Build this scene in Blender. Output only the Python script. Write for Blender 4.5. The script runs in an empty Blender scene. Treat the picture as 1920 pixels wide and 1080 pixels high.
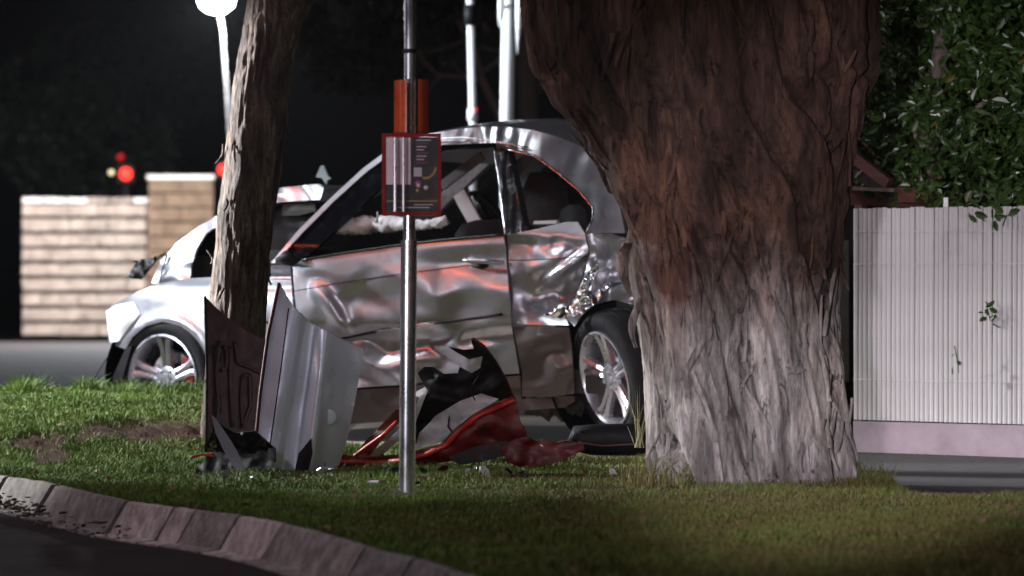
import bpy, bmesh, math, random
from mathutils import Vector, Matrix, noise
from mathutils.geometry import delaunay_2d_cdt
random.seed(7)
SC = bpy.context.scene
COL = SC.collection
R = math.radians

# ------------------------------------------------------------------ camera
F = 7500.0; HX = 960.0; HY = 511.0; CH = 0.85
cam_d = bpy.data.cameras.new('camera'); cam = bpy.data.objects.new('camera', cam_d); COL.objects.link(cam)
cam.location = (0, 0, CH); cam.rotation_euler = (R(90), 0, 0)
cam_d.sensor_width = 36; cam_d.lens = F/1920*36
cam_d.shift_y = -(540-HY)/1920
cam_d.clip_start = 0.1; cam_d.clip_end = 3000
cam_d.dof.use_dof = True; cam_d.dof.focus_distance = 17.2; cam_d.dof.aperture_fstop = 3.0
SC.camera = cam

# ------------------------------------------------------------------ world (night) and lamps
w = bpy.data.worlds.new('World'); SC.world = w; w.use_nodes = True
nt = w.node_tree; bg = nt.nodes['Background']
sky = nt.nodes.new('ShaderNodeTexSky'); sky.sky_type = 'NISHITA'; sky.sun_disc = False
sky.sun_elevation = R(-6); sky.sun_rotation = R(200)
nt.links.new(sky.outputs[0], bg.inputs[0]); bg.inputs[1].default_value = 0.012
SC.view_settings.view_transform = 'Standard'; SC.view_settings.look = 'None'
SC.view_settings.exposure = 0; SC.view_settings.gamma = 1
SC.view_settings.use_curve_mapping = False

def lamp(name, kind, loc, target, energy, color, size=0.1, spot=60, blend=0.3, sy=None):
    d = bpy.data.lights.new(name, kind); d.energy = energy; d.color = color
    if kind == 'AREA':
        d.size = size
        if sy: d.shape = 'RECTANGLE'; d.size_y = sy
    elif kind == 'SUN': d.angle = R(size)
    else: d.shadow_soft_size = size
    if kind == 'SPOT': d.spot_size = R(spot); d.spot_blend = blend
    o = bpy.data.objects.new(name, d); COL.objects.link(o); o.location = loc
    o.rotation_euler = (Vector(target)-Vector(loc)).to_track_quat('-Z', 'Y').to_euler()
    return o
lamp('moonlight', 'SUN', (0, 0, 10), (3, 6, 0), 0.012, (.75, .8, 1), 1.0)
LAMP = Vector((-3.60, 49.0, 4.18))
lamp('street_lamp_light', 'POINT', LAMP+Vector((0, -.34, -.05)), (-3.2, 34, 0), 2400, (.86, .94, 1.0), .10)
lamp('flood_light', 'SPOT', (-4.3, 22.1, 2.3), (-2.5, 21.0, .3), 1500, (.86, .93, 1.0), .15, 80, .8)
lamp('nose_fill', 'SPOT', (-6.4, 19.0, 2.0), (-2.35, 21.4, .75), 680, (.84, .92, 1.0), .3, 21, .5)  # unseen spot added to whiten the front wing, clear of the doors
lamp('left_fill', 'SPOT', (-6.2, 20.0, 2.6), (-1.9, 18.3, .40), 3900, (.97, .99, .96), .15, 42, .5)  # added off-view spot brightening the left turf and slim tree
lamp('tree_edge_fill', 'SPOT', (-5.0, 19.5, 1.7), (-1.28, 18.3, 1.25), 5000, (.88, .93, 1.0), .12, 24, .4)  # narrow spot added for a bright left edge on the slim tree
lamp('pole_streak_fill', 'SPOT', (-2.4, 11.3, .95), (-.38, 15.2, .85), 230, (.93, .93, 1.0), .10, 27, .4)  # low spot added so the pole and case catch a streak
lamp('overhead_fill', 'AREA', (-4.6, 20.6, 6.2), (-.4, 20.4, 1.2), 150, (.88, .94, 1.0), 1.5)  # unseen panel added to brighten roof rail and pillar reflections
lamp('orange_lamp_light', 'AREA', (-6.6, 18.3, 3.9), (-.2, 20.4, .9), 48, (1.0, .15, .05), 2.6, sy=.26)
lamp('rear_door_fill', 'AREA', (-5.6, 17.1, 2.3), (.2, 20.3, .9), 11, (.9, .94, 1.0), .7)  # small panel added for white reflections on the rear door
lamp('post_fill', 'SPOT', (-6.5, 25.0, 4.2), (-.2, 27.2, 2.3), 6500, (.82, .92, 1.0), .2, 15, .4)  # spot added only to whiten the posts behind the roof
lamp('wall_flood_light', 'SPOT', (-10.5, 47, 4.6), (-5.0, 53, 1.2), 4200, (1, .80, .84), .2, 34, .6)
lamp('headlight_beam', 'SPOT', (-.42, 3.0, 1.1), (1.72, 18.2, .70), 4400, (1.0, .89, .97), .10, 12.5, .6)
lamp('right_lamp_light', 'SPOT', (5.0, 12.5, 5.5), (2.1, 19.6, 1.7), 420, (.93, .96, 1.0), .2, 44, .5)
lamp('verge_light', 'AREA', (-4.5, 10.5, 4.6), (-.2, 15.8, 0), 85, (1.0, .88, 1.0), 1.0)
lamp('front_verge_fill', 'AREA', (2.5, 8.5, 5.0), (.9, 14.2, 0), 38, (1.0, .95, .86), 1.2)  # soft ambient fill added over the front grass
lamp('red_beacon_light', 'SPOT', (.9, 8.0, 1.0), (-.1, 20.2, .75), 190, (1.0, .13, .045), .3, 9.2, .4)

# ------------------------------------------------------------------ helpers
def W(px, py, Y):
    return Vector(((px-HX)/F*Y, Y, CH-(py-HY)/F*Y))
def gY(py, z=0.0): return F*(CH-z)/(py-HY)

def put(o, parent=None):
    COL.objects.link(o)
    if parent is not None:
        o.parent = parent
    return o
def wloc(p):
    v = Vector((0, 0, 0))
    while p is not None:
        v = v+p.location; p = p.parent
    return v
def thing(name, label, cat, loc=(0, 0, 0), group=None):
    o = bpy.data.objects.new(name, None); COL.objects.link(o); o.location = loc
    o.empty_display_size = .1
    tag(o, label, cat, group); return o
def tag(o, label=None, cat=None, group=None, kind=None):
    if label: o['label'] = label
    if cat: o['category'] = cat
    if group: o['group'] = group
    if kind: o['kind'] = kind
    return o
class MB:
    def __init__(s): s.v = []; s.f = []
    def add(s, vs, fs):
        n = len(s.v); s.v += [tuple(v) for v in vs]; s.f += [tuple(i+n for i in f) for f in fs]; return s
    def box(s, c, size, m=None, jit=0):
        hx, hy, hz = size[0]/2, size[1]/2, size[2]/2
        vs = [Vector((x*hx, y*hy, z*hz)) for z in (-1, 1) for y in (-1, 1) for x in (-1, 1)]
        if jit: vs = [v+Vector([random.uniform(-jit, jit) for _ in range(3)]) for v in vs]
        if m is not None: vs = [m@v for v in vs]
        vs = [v+Vector(c) for v in vs]
        return s.add(vs, [(0, 2, 3, 1), (4, 5, 7, 6), (0, 1, 5, 4), (2, 6, 7, 3), (0, 4, 6, 2), (1, 3, 7, 5)])
    def tube(s, pts, rs, n=10, caps=True):
        pts = [Vector(p) for p in pts]
        if not hasattr(rs, '__len__'): rs = [rs]*len(pts)
        rings = []; up = None
        for i, p in enumerate(pts):
            t = (pts[min(i+1, len(pts)-1)]-pts[max(i-1, 0)]).normalized()
            if up is None:
                a = Vector((0, 0, 1)) if abs(t.z) < .9 else Vector((1, 0, 0))
                up = t.cross(a).normalized()
            up = (up-t*up.dot(t)).normalized(); b = t.cross(up)
            rings.append([p+(up*math.cos(k/n*6.28318)+b*math.sin(k/n*6.28318))*rs[i] for k in range(n)])
        vs = [v for r in rings for v in r]; fs = []
        for i in range(len(pts)-1):
            for k in range(n):
                fs.append((i*n+k, i*n+(k+1) % n, (i+1)*n+(k+1) % n, (i+1)*n+k))
        if caps: fs.append(tuple(range(n))[::-1]); fs.append(tuple((len(pts)-1)*n+k for k in range(n)))
        return s.add(vs, fs)
    def lathe(s, prof, n=48, m=None):          # profile (axis, radius), axis = local x
        vs = []; fs = []
        for a, r in prof:
            for k in range(n):
                t = k/n*2*math.pi; v = Vector((a, math.cos(t)*r, math.sin(t)*r))
                vs.append(m@v if m is not None else v)
        for i in range(len(prof)-1):
            for k in range(n):
                fs.append((i*n+k, i*n+(k+1) % n, (i+1)*n+(k+1) % n, (i+1)*n+k))
        return s.add(vs, fs)
    def build(s, name, mat, parent=None, smooth=True, angle=None, origin=None):
        off = wloc(parent) if parent is not None else Vector((0, 0, 0))
        if origin is not None: off = Vector(origin)
        me = bpy.data.meshes.new(name)
        me.from_pydata([(v[0]-off.x, v[1]-off.y, v[2]-off.z) for v in s.v], [], s.f); me.update()
        bm = bmesh.new(); bm.from_mesh(me); bmesh.ops.recalc_face_normals(bm, faces=bm.faces); bm.to_mesh(me); bm.free()
        if smooth:
            me.polygons.foreach_set('use_smooth', [True]*len(me.polygons))
            if angle: me.set_sharp_from_angle(angle=R(angle))
        me.materials.append(mat)
        o = bpy.data.objects.new(name, me)
        if origin is not None: o.location = off
        return put(o, parent)

# sheet: a panel with an outline, real curvature and thickness
def sheet(poly, solve, back, step=10, holes=()):
    def sub(pl):
        out = []
        for i, a in enumerate(pl):
            b = pl[(i+1) % len(pl)]; d = math.dist(a, b); n = max(1, int(d/step))
            out += [(a[0]+(b[0]-a[0])*k/n, a[1]+(b[1]-a[1])*k/n) for k in range(n)]
        return out
    def inside(p, pl):
        c = False; j = len(pl)-1
        for i in range(len(pl)):
            if (pl[i][1] > p[1]) != (pl[j][1] > p[1]) and p[0] < (pl[j][0]-pl[i][0])*(p[1]-pl[i][1])/(pl[j][1]-pl[i][1])+pl[i][0]: c = not c
            j = i
        return c
    ol = sub(poly); xs = [p[0] for p in ol]; ys = [p[1] for p in ol]
    pts = list(ol); edges = [(i, (i+1) % len(ol)) for i in range(len(ol))]
    y = min(ys)+step*.5; row = 0
    while y < max(ys):
        x = min(xs)+(step*.5 if row % 2 else 0)
        while x < max(xs):
            if inside((x, y), poly) and min((x-q[0])**2+(y-q[1])**2 for q in ol) > (step*.45)**2: pts.append((x, y))
            x += step
        y += step*.87; row += 1
    r = delaunay_2d_cdt([Vector(p) for p in pts], edges, [], 1, 1e-4)
    v2, ed, fa = r[0], r[1], r[2]
    front = [solve(p[0], p[1]) for p in v2]
    bk = [back(v) for v in front]
    mb = MB(); mb.add(front, fa); mb.add(bk, [tuple(reversed(f)) for f in fa])
    cnt = {}
    for f in fa:
        for i in range(len(f)):
            k = (f[i], f[(i+1) % len(f)]); kk = tuple(sorted(k)); cnt.setdefault(kk, []).append(k)
    for kk, l in cnt.items():
        if len(l) == 1:
            a, b = l[0]; mb.add([front[b], front[a], bk[a], bk[b]], [(0, 1, 2, 3)])
    return mb

# materials -------------------------------------------------------
class Mat:
    def __init__(s, name):
        s.m = bpy.data.materials.new(name); s.m.use_nodes = True; s.nt = s.m.node_tree
        s.b = s.nt.nodes['Principled BSDF']
    def n(s, t, **kw):
        nd = s.nt.nodes.new(t)
        for k, v in kw.items(): setattr(nd, k, v)
        return nd
    def l(s, a, b): s.nt.links.new(a, b)
    def co(s, scale=(1, 1, 1), src='Object'):
        t = s.n('ShaderNodeTexCoord'); mp = s.n('ShaderNodeMapping'); mp.inputs['Scale'].default_value = scale
        s.l(t.outputs[src], mp.inputs[0]); return mp.outputs[0]
    def noise(s, vec, scale, detail=6, rough=.6, dist=0):
        nd = s.n('ShaderNodeTexNoise'); nd.inputs['Scale'].default_value = scale; nd.inputs['Detail'].default_value = detail
        nd.inputs['Roughness'].default_value = rough; nd.inputs['Distortion'].default_value = dist
        s.l(vec, nd.inputs['Vector']); return nd.outputs['Fac']
    def ramp(s, fac, stops):
        r = s.n('ShaderNodeValToRGB'); e = r.color_ramp.elements
        while len(e) < len(stops): e.new(.5)
        for i, (p, c) in enumerate(stops):
            e[i].position = p; e[i].color = (*c, 1) if hasattr(c, '__len__') else (c, c, c, 1)
        s.l(fac, r.inputs[0]); return r.outputs[0]
    def mix(s, fac, a, b, mode='MIX'):
        m = s.n('ShaderNodeMix', data_type='RGBA', blend_type=mode)
        for k, v in ((0, fac), (6, a), (7, b)):
            if isinstance(v, (int, float)): m.inputs[k].default_value = v
            elif isinstance(v, tuple): m.inputs[k].default_value = (*v, 1)
            else: s.l(v, m.inputs[k])
        return m.outputs[2]
    def bump(s, h, st=.5, d=.01):
        b = s.n('ShaderNodeBump'); b.inputs['Strength'].default_value = st; b.inputs['Distance'].default_value = d
        s.l(h, b.inputs['Height']); s.l(b.outputs[0], s.b.inputs['Normal'])
def simple(name, col, rough=.6, metal=0, var=.25, scale=8, bump=0, coat=0, bd=.004, stretch=(1, 1, 1)):
    m = Mat(name); c = m.co(stretch); nf = m.noise(c, scale, 8, .65)
    lo = tuple(x*(1-var) for x in col); hi = tuple(min(1, x*(1+var)) for x in col)
    m.l(m.ramp(nf, [(.3, lo), (.7, hi)]), m.b.inputs['Base Color'])
    m.b.inputs['Metallic'].default_value = metal
    r2 = m.noise(c, scale*2.3, 5, .6)
    m.l(m.ramp(r2, [(.3, max(0, rough-.08)), (.7, min(1, rough+.1))]), m.b.inputs['Roughness'])
    m.b.inputs['Coat Weight'].default_value = coat; m.b.inputs['Coat Roughness'].default_value = .08
    if bump: m.bump(m.noise(c, scale*5, 8, .7), bump, bd)
    return m.m

def paint_mat(name, col, rough=.3, metal=.75, dirt=.35):
    m = Mat(name); c = m.co()
    d = m.ramp(m.noise(c, 3.2, 10, .7, .3), [(.52, 0), (.72, 1)])
    fine = m.noise(m.co((3, 3, 14)), 9, 8, .75)
    sc = m.ramp(fine, [(.60, 0), (.68, 1)])
    base = m.mix(m.mix(.5, d, d), col, tuple(x*(1-dirt) for x in col))
    base = m.mix(sc, base, tuple(x*.55 for x in col))
    m.l(base, m.b.inputs['Base Color']); m.b.inputs['Metallic'].default_value = metal
    m.l(m.ramp(d, [(0, rough), (1, rough+.22)]), m.b.inputs['Roughness'])
    m.b.inputs['Coat Weight'].default_value = .35; m.b.inputs['Coat Roughness'].default_value = .12
    m.bump(m.noise(c, 5, 3, .4), .10, .01)
    return m.m

M = {}
M['silver'] = paint_mat('silver_paint', (.43, .43, .47), .30, .78)
M['panel_silver'] = paint_mat('loose_silver_panel_paint', (.62, .66, .78), .42, .35)
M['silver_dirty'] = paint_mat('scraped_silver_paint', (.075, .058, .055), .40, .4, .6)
M['black'] = simple('black_plastic', (.007, .007, .008), .62, var=.4, bump=.2)
M['black'].node_tree.nodes['Principled BSDF'].inputs['Specular IOR Level'].default_value = .25
M['frame_black'] = simple('black_window_frame', (.004, .004, .006), .12, var=.2)
M['frame_black'].node_tree.nodes['Principled BSDF'].inputs['Specular IOR Level'].default_value = .15
M['trim'] = simple('black_gloss_trim', (.02, .02, .024), .22, .1)
M['chrome'] = simple('bright_trim', (.75, .75, .78), .16, 1, var=.08)
M['alloy'] = simple('silver_alloy', (.46, .46, .50), .3, .85, var=.08, coat=.3)
M['rubber'] = simple('tyre_rubber', (.010, .010, .011), .75, bump=.35, scale=14)
M['rubber'].node_tree.nodes['Principled BSDF'].inputs['Specular IOR Level'].default_value = .15
M['under'] = simple('dusty_underbody', (.035, .033, .03), .85, bump=.5, scale=10)
M['seat'] = simple('dark_seat_cloth', (.02, .02, .022), .9, bump=.3, scale=20)
M['lining'] = simple('grey_interior_lining', (.32, .34, .35), .8, bump=.2)
M['bag'] = simple('white_airbag_cloth', (.78, .78, .80), .85, bump=.8, scale=12, bd=.02)
M['red'] = simple('red_bumper_plastic', (.38, .018, .010), .45, var=.45, scale=9, coat=.12, bump=.25, bd=.01)
M['darkred'] = simple('dark_red_plastic', (.10, .009, .008), .5, var=.6, scale=9, coat=.08, bump=.3, bd=.01)
M['insert'] = simple('scuffed_grey_insert', (.42, .41, .43), .6, var=.4, scale=11, bump=.5)
M['galv'] = simple('galvanised_steel', (.62, .62, .65), .28, .92, var=.15, scale=9, bump=.08, bd=.001, stretch=(1, 1, .35))
M['white'] = simple('white_painted_steel', (.80, .82, .84), .5, var=.06, scale=5, bump=.15)
M['orange'] = simple('orange_red_plate', (.45, .055, .014), .3, var=.2, coat=.4)
M['concrete'] = simple('kerb_concrete', (.22, .20, .20), .85, var=.35, scale=9, bump=.8, bd=.006)
M['concrete_lit'] = simple('lit_kerb_concrete', (.52, .44, .45), .75, var=.3, scale=12, bump=.8, bd=.006)
M['concrete_c'] = simple('worn_kerb_concrete', (.31, .265, .265), .8, var=.4, scale=7, bump=1, bd=.01)
for kn in ('concrete', 'concrete_lit', 'concrete_c'):
    t_ = M[kn].node_tree; b_ = t_.nodes['Principled BSDF']; src = b_.inputs['Base Color'].links[0].from_socket
    tc_ = t_.nodes.new('ShaderNodeTexCoord'); mp_ = t_.nodes.new('ShaderNodeMapping'); mp_.inputs['Scale'].default_value = (14, 5, 1.6); t_.links.new(tc_.outputs['Object'], mp_.inputs[0])
    nz_ = t_.nodes.new('ShaderNodeTexNoise'); nz_.inputs['Scale'].default_value = 2.2; nz_.inputs['Detail'].default_value = 9; nz_.inputs['Roughness'].default_value = .75; t_.links.new(mp_.outputs[0], nz_.inputs['Vector'])
    rp_ = t_.nodes.new('ShaderNodeValToRGB'); rp_.color_ramp.elements[0].position = .38; rp_.color_ramp.elements[0].color = (.38, .35, .33, 1); rp_.color_ramp.elements[1].position = .62; t_.links.new(nz_.outputs['Fac'], rp_.inputs[0])
    mx_ = t_.nodes.new('ShaderNodeMix'); mx_.data_type = 'RGBA'; mx_.blend_type = 'MULTIPLY'; mx_.inputs[0].default_value = 1; t_.links.new(src, mx_.inputs[6]); t_.links.new(rp_.outputs[0], mx_.inputs[7]); t_.links.new(mx_.outputs[2], b_.inputs['Base Color'])
M['brick'] = simple('pale_split_block', (.44, .37, .30), .9, var=.4, scale=5, bump=.9, bd=.03)
M['brick_b'] = simple('tan_pillar_brick', (.20, .135, .085), .9, var=.35, scale=6, bump=.8, bd=.02)
M['mortar'] = simple('dark_mortar', (.10, .085, .075), .95, bump=.6)
M['slat'] = simple('weathered_white_slat', (.50, .48, .49), .7, var=.22, scale=7, bump=.5, stretch=(1, 1, .15))
M['plinth'] = simple('lilac_painted_plinth', (.31, .245, .29), .8, var=.22, scale=5, bump=.7)
M['timber'] = simple('red_brown_timber', (.08, .022, .016), .7, var=.4, scale=6, bump=.7, stretch=(.4, .4, 3))
M['darkpost'] = simple('dark_shed_board', (.02, .017, .016), .85, bump=.5)
M['twig'] = simple('pale_twig', (.17, .13, .11), .9, bump=.5)
M['poleb'] = simple('old_timber_pole', (.13, .105, .09), .9, var=.35, bump=.8, stretch=(3, 3, .3))
M['litter2'] = simple('dry_leaf', (.16, .10, .055), .8, var=.6, scale=14)
M['litter'] = simple('leaf_litter', (.07, .05, .035), .9, var=.7, scale=30)
M['soil'] = simple('torn_soil', (.06, .035, .02), 1, var=.5, scale=14, bump=1, bd=.03)

def glass(name, col, alpha, rough=.05, crack=0):
    m = Mat(name); m.b.inputs['Base Color'].default_value = (*col, 1); m.b.inputs['Roughness'].default_value = rough
    m.b.inputs['Specular IOR Level'].default_value = .7
    c = m.co(); v = m.n('ShaderNodeTexVoronoi', feature='DISTANCE_TO_EDGE'); v.inputs['Scale'].default_value = 26
    m.l(c, v.inputs['Vector'])
    if crack:
        a = m.ramp(v.outputs['Distance'], [(0, alpha+crack), (.06, alpha)]); m.l(a, m.b.inputs['Alpha'])
    else: m.b.inputs['Alpha'].default_value = alpha
    return m.m
M['cracked'] = glass('cracked_windscreen_glass', (.20, .25, .25), .10, .2, .45)
M['glass'] = glass('side_glass', (.03, .05, .05), .25)
M['shard'] = glass('glass_shard', (.5, .6, .6), .5, .1)
def emis(name, col, st):
    m = Mat(name); m.b.inputs['Base Color'].default_value = (*col, 1)
    m.b.inputs['Emission Color'].default_value = (*col, 1); m.b.inputs['Emission Strength'].default_value = st; return m.m
M['lampglow'] = emis('lamp_glow', (.85, .95, 1), 60)
M['redglow'] = emis('red_signal_glow', (1, .03, .02), 3)
M['dimred'] = emis('dim_red_signal', (.5, .01, .01), .25)
M['warmglow'] = emis('small_warm_light', (1, .9, .5), 1.2)
M['cap_glint'] = simple('white_cap_glint', (.85, .85, .78), .25, var=.1)

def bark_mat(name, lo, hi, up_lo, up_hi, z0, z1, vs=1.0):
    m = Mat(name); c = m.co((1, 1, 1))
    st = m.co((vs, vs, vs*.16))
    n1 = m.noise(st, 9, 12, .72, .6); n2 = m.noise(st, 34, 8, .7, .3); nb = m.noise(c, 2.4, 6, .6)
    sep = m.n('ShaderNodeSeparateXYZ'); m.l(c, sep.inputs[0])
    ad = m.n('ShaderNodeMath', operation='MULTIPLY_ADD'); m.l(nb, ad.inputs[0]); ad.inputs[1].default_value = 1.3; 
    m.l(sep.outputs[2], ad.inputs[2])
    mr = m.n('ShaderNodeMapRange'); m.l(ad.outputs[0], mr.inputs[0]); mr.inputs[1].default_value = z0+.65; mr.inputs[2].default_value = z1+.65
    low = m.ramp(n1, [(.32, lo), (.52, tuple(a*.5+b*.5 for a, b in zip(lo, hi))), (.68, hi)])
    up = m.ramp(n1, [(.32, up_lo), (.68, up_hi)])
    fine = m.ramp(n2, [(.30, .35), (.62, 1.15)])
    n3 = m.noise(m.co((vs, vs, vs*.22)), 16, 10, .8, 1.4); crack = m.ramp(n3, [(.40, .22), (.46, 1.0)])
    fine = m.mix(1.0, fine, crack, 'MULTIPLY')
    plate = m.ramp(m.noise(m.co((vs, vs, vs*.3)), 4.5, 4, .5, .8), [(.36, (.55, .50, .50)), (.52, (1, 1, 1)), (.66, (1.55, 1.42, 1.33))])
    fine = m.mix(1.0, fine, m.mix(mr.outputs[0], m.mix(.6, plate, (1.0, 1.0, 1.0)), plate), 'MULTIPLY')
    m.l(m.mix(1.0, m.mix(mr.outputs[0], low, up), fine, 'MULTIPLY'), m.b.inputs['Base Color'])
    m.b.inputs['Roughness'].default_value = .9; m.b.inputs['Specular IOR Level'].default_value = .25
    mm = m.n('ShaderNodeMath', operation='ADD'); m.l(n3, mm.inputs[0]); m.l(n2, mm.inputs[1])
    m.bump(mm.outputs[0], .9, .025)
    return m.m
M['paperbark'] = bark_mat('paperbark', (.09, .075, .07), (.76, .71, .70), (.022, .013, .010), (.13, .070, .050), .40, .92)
M['bark2'] = bark_mat('mottled_bark', (.06, .04, .03), (.27, .22, .19), (.045, .03, .024), (.27, .22, .19), .3, .8, 3.0)
M['strip'] = simple('peeling_bark', (.17, .10, .08), .85, var=.45, scale=6, bump=.7, stretch=(1, 1, .3))
M['strip_pale'] = simple('pale_peeling_bark', (.40, .34, .31), .85, var=.35, scale=6, bump=.7, stretch=(1, 1, .3))

def leaf_mat(name, a, b, rough=.3, tr=.25):
    m = Mat(name); oi = m.n('ShaderNodeObjectInfo'); c = m.co()
    nf = m.noise(c, 3.5, 3, .5); n2 = m.noise(c, 60, 2, .5)
    m.l(m.mix(.5, m.ramp(nf, [(.35, a), (.65, b)]), m.ramp(n2, [(.35, a), (.65, b)])), m.b.inputs['Base Color'])
    m.b.inputs['Roughness'].default_value = rough; m.b.inputs['Transmission Weight'].default_value = 0
    m.b.inputs['Subsurface Weight'].default_value = 0
    return m.m
M['leaf'] = leaf_mat('glossy_leaf', (.008, .022, .006), (.05, .095, .018))
M['leafdark'] = leaf_mat('dull_far_leaf', (.025, .03, .018), (.06, .06, .04), .6)
def grass_mat():
    m = Mat('lawn_blade'); c = m.co()
    g = m.mix(.5, m.ramp(m.noise(c, 3.5, 4, .6), [(.35, (.035, .085, .010)), (.65, (.17, .27, .045))]), m.ramp(m.noise(c, 70, 2, .5), [(.35, (.035, .08, .010)), (.65, (.21, .29, .06))]))
    b = m.ramp(m.noise(c, 50, 3, .5), [(.35, (.07, .05, .018)), (.65, (.24, .18, .075))])
    sep = m.n('ShaderNodeSeparateXYZ'); m.l(c, sep.inputs[0])
    mr = m.n('ShaderNodeMapRange'); m.l(sep.outputs[0], mr.inputs[0]); mr.inputs[1].default_value = -2.2; mr.inputs[2].default_value = .8; mr.inputs[3].default_value = -.22; mr.inputs[4].default_value = .12
    ad = m.n('ShaderNodeMath', operation='ADD'); m.l(mr.outputs[0], ad.inputs[0]); m.l(m.noise(c, 1.6, 9, .72), ad.inputs[1])
    m.l(m.mix(m.ramp(ad.outputs[0], [(.42, 0), (.68, .85)]), g, b), m.b.inputs['Base Color'])
    m.b.inputs['Roughness'].default_value = .7; m.b.inputs['Specular IOR Level'].default_value = .3
    return m.m
M['grass'] = grass_mat()
M['reed'] = simple('dry_grass_blade', (.20, .19, .08), .7)

# ------------------------------------------------------------------ terrain
def sm(a, b, x):
    t = max(0, min(1, (x-a)/(b-a))); return t*t*(3-2*t)
# kerb top line (back edge of the kerb), from far left to near right
KT = [W(px, py, gY(py)) for px, py in ((-260, 862), (-60, 882), (80, 902), (250, 940), (345, 952), (430, 962), (520, 977), (600, 996), (700, 1026), (800, 1050), (900, 1082), (1050, 1130), (1250, 1200))]
KT = [Vector((p.x, p.y, 0)) for p in KT]
def kerb_y(x):
    if x <= KT[0].x: 
        return KT[0].y
    for a, b in zip(KT, KT[1:]):
        if a.x <= x <= b.x: return a.y+(b.y-a.y)*(x-a.x)/(b.x-a.x)
    a, b = KT[-2], KT[-1]
    return b.y-(x-b.x)*.35
def ground_z(x, y):
    z = .245*sm(-.75, -1.55, x)*sm(17.0, 19.6, y)*(1-sm(20.35, 20.95, y))
    z += .015*noise.noise(Vector((x*1.3, y*1.3, 0)))+.008*noise.noise(Vector((x*6, y*6, 3)))
    # ploughed ruts in the turf
    for cx, cy, rx, ry in ((-1.66, 18.35, .36, .30), (-2.12, 18.05, .22, .26)):
        d = ((x-cx)/rx)**2+((y-cy)/ry)**2
        if d < 1: z += -.03*(1-d)+.07*abs(noise.noise(Vector((x*9, y*9, 5))))*(1-d)+.05*noise.noise(Vector((x*25, y*25, 5)))*(1-d)
    return z
def back_edge(x):   # where turf ends and the pavement behind starts
    if x < -1.3: return 20.55
    if x < -.7: return 20.55-(x+1.3)/.6*1.0
    if x < .2: return 19.55
    if x < 1.2: return 19.3
    if x < 1.36: return 19.3
    if x < 1.56: return 19.3-(x-1.36)/.2*4.1
    return 15.2-(x-1.56)*.15
def soil_shade_mask(x, y):
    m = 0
    for cx, cy, rx, ry in ((-1.66, 18.35, .36, .30), (-2.12, 18.05, .22, .26), (-.05, 15.75, 1.0, .16), (.35, 16.7, .8, .28), (-2.0, 17.6, .12, .3)):  # between pole and trunk the soil paints the wreckage's shadow; elsewhere bare soil
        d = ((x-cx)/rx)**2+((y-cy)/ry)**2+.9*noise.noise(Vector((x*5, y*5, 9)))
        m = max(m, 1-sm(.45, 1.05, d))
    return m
# road and far ground: one big sheet reaching the horizon
mroad = Mat('asphalt'); c = mroad.co()
mroad.l(mroad.ramp(mroad.noise(c, 2.2, 10, .7), [(.3, (.010, .007, .008)), (.7, (.030, .023, .024))]), mroad.b.inputs['Base Color'])
mroad.b.inputs['Roughness'].default_value = .95; mroad.b.inputs['Specular IOR Level'].default_value = .15
mroad.bump(mroad.noise(c, 90, 6, .8), .7, .006); M['road'] = mroad.m
mb = MB(); mb.add([(-900, -50, -.127), (900, -50, -.127), (900, 1800, -.127), (-900, 1800, -.127)], [(0, 1, 2, 3)])
tag(mb.build('road', M['road'], None, False), kind='structure')
# pale pavement / side street behind the car
mp = Mat('side_street_surface'); c = mp.co(); cs = mp.co((.25, 2.4, 1))
mp.l(mp.mix(.5, mp.ramp(mp.noise(cs, 1.6, 8, .7), [(.3, (.06, .045, .05)), (.7, (.17, .125, .13))]), mp.ramp(mp.noise(c, 30, 6, .8), [(.3, (.10, .085, .08)), (.7, (.25, .21, .19))])), mp.b.inputs['Base Color'])
mp.b.inputs['Roughness'].default_value = .85; mp.bump(mp.noise(c, 60, 6, .8), .7, .008); M['street'] = mp.m
mb = MB(); mb.add([(-30, 17.2, -.055), (40, 17.2, -.055), (40, 51, -.03), (-30, 51, -.03)], [(0, 1, 2, 3)])
mb.add([(-30, 17.2, -.2), (40, 17.2, -.2), (40, 51, -.2), (-30, 51, -.2)], [(0, 1, 5, 4)][:0])
tag(mb.build('side_street', M['street'], None, False), kind='structure')
M['drive'] = simple('pale_sandy_concrete', (.42, .36, .29), .9, var=.25, scale=10, bump=.7, bd=.005)
mb = MB(); mb.add([(-.9, 19.0, -.03), (3.2, 19.0, -.03), (3.2, 24.5, -.03), (-.9, 24.5, -.03)], [(0, 1, 2, 3)]); tag(mb.build('driveway', M['drive'], None, False), kind='structure')
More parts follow.
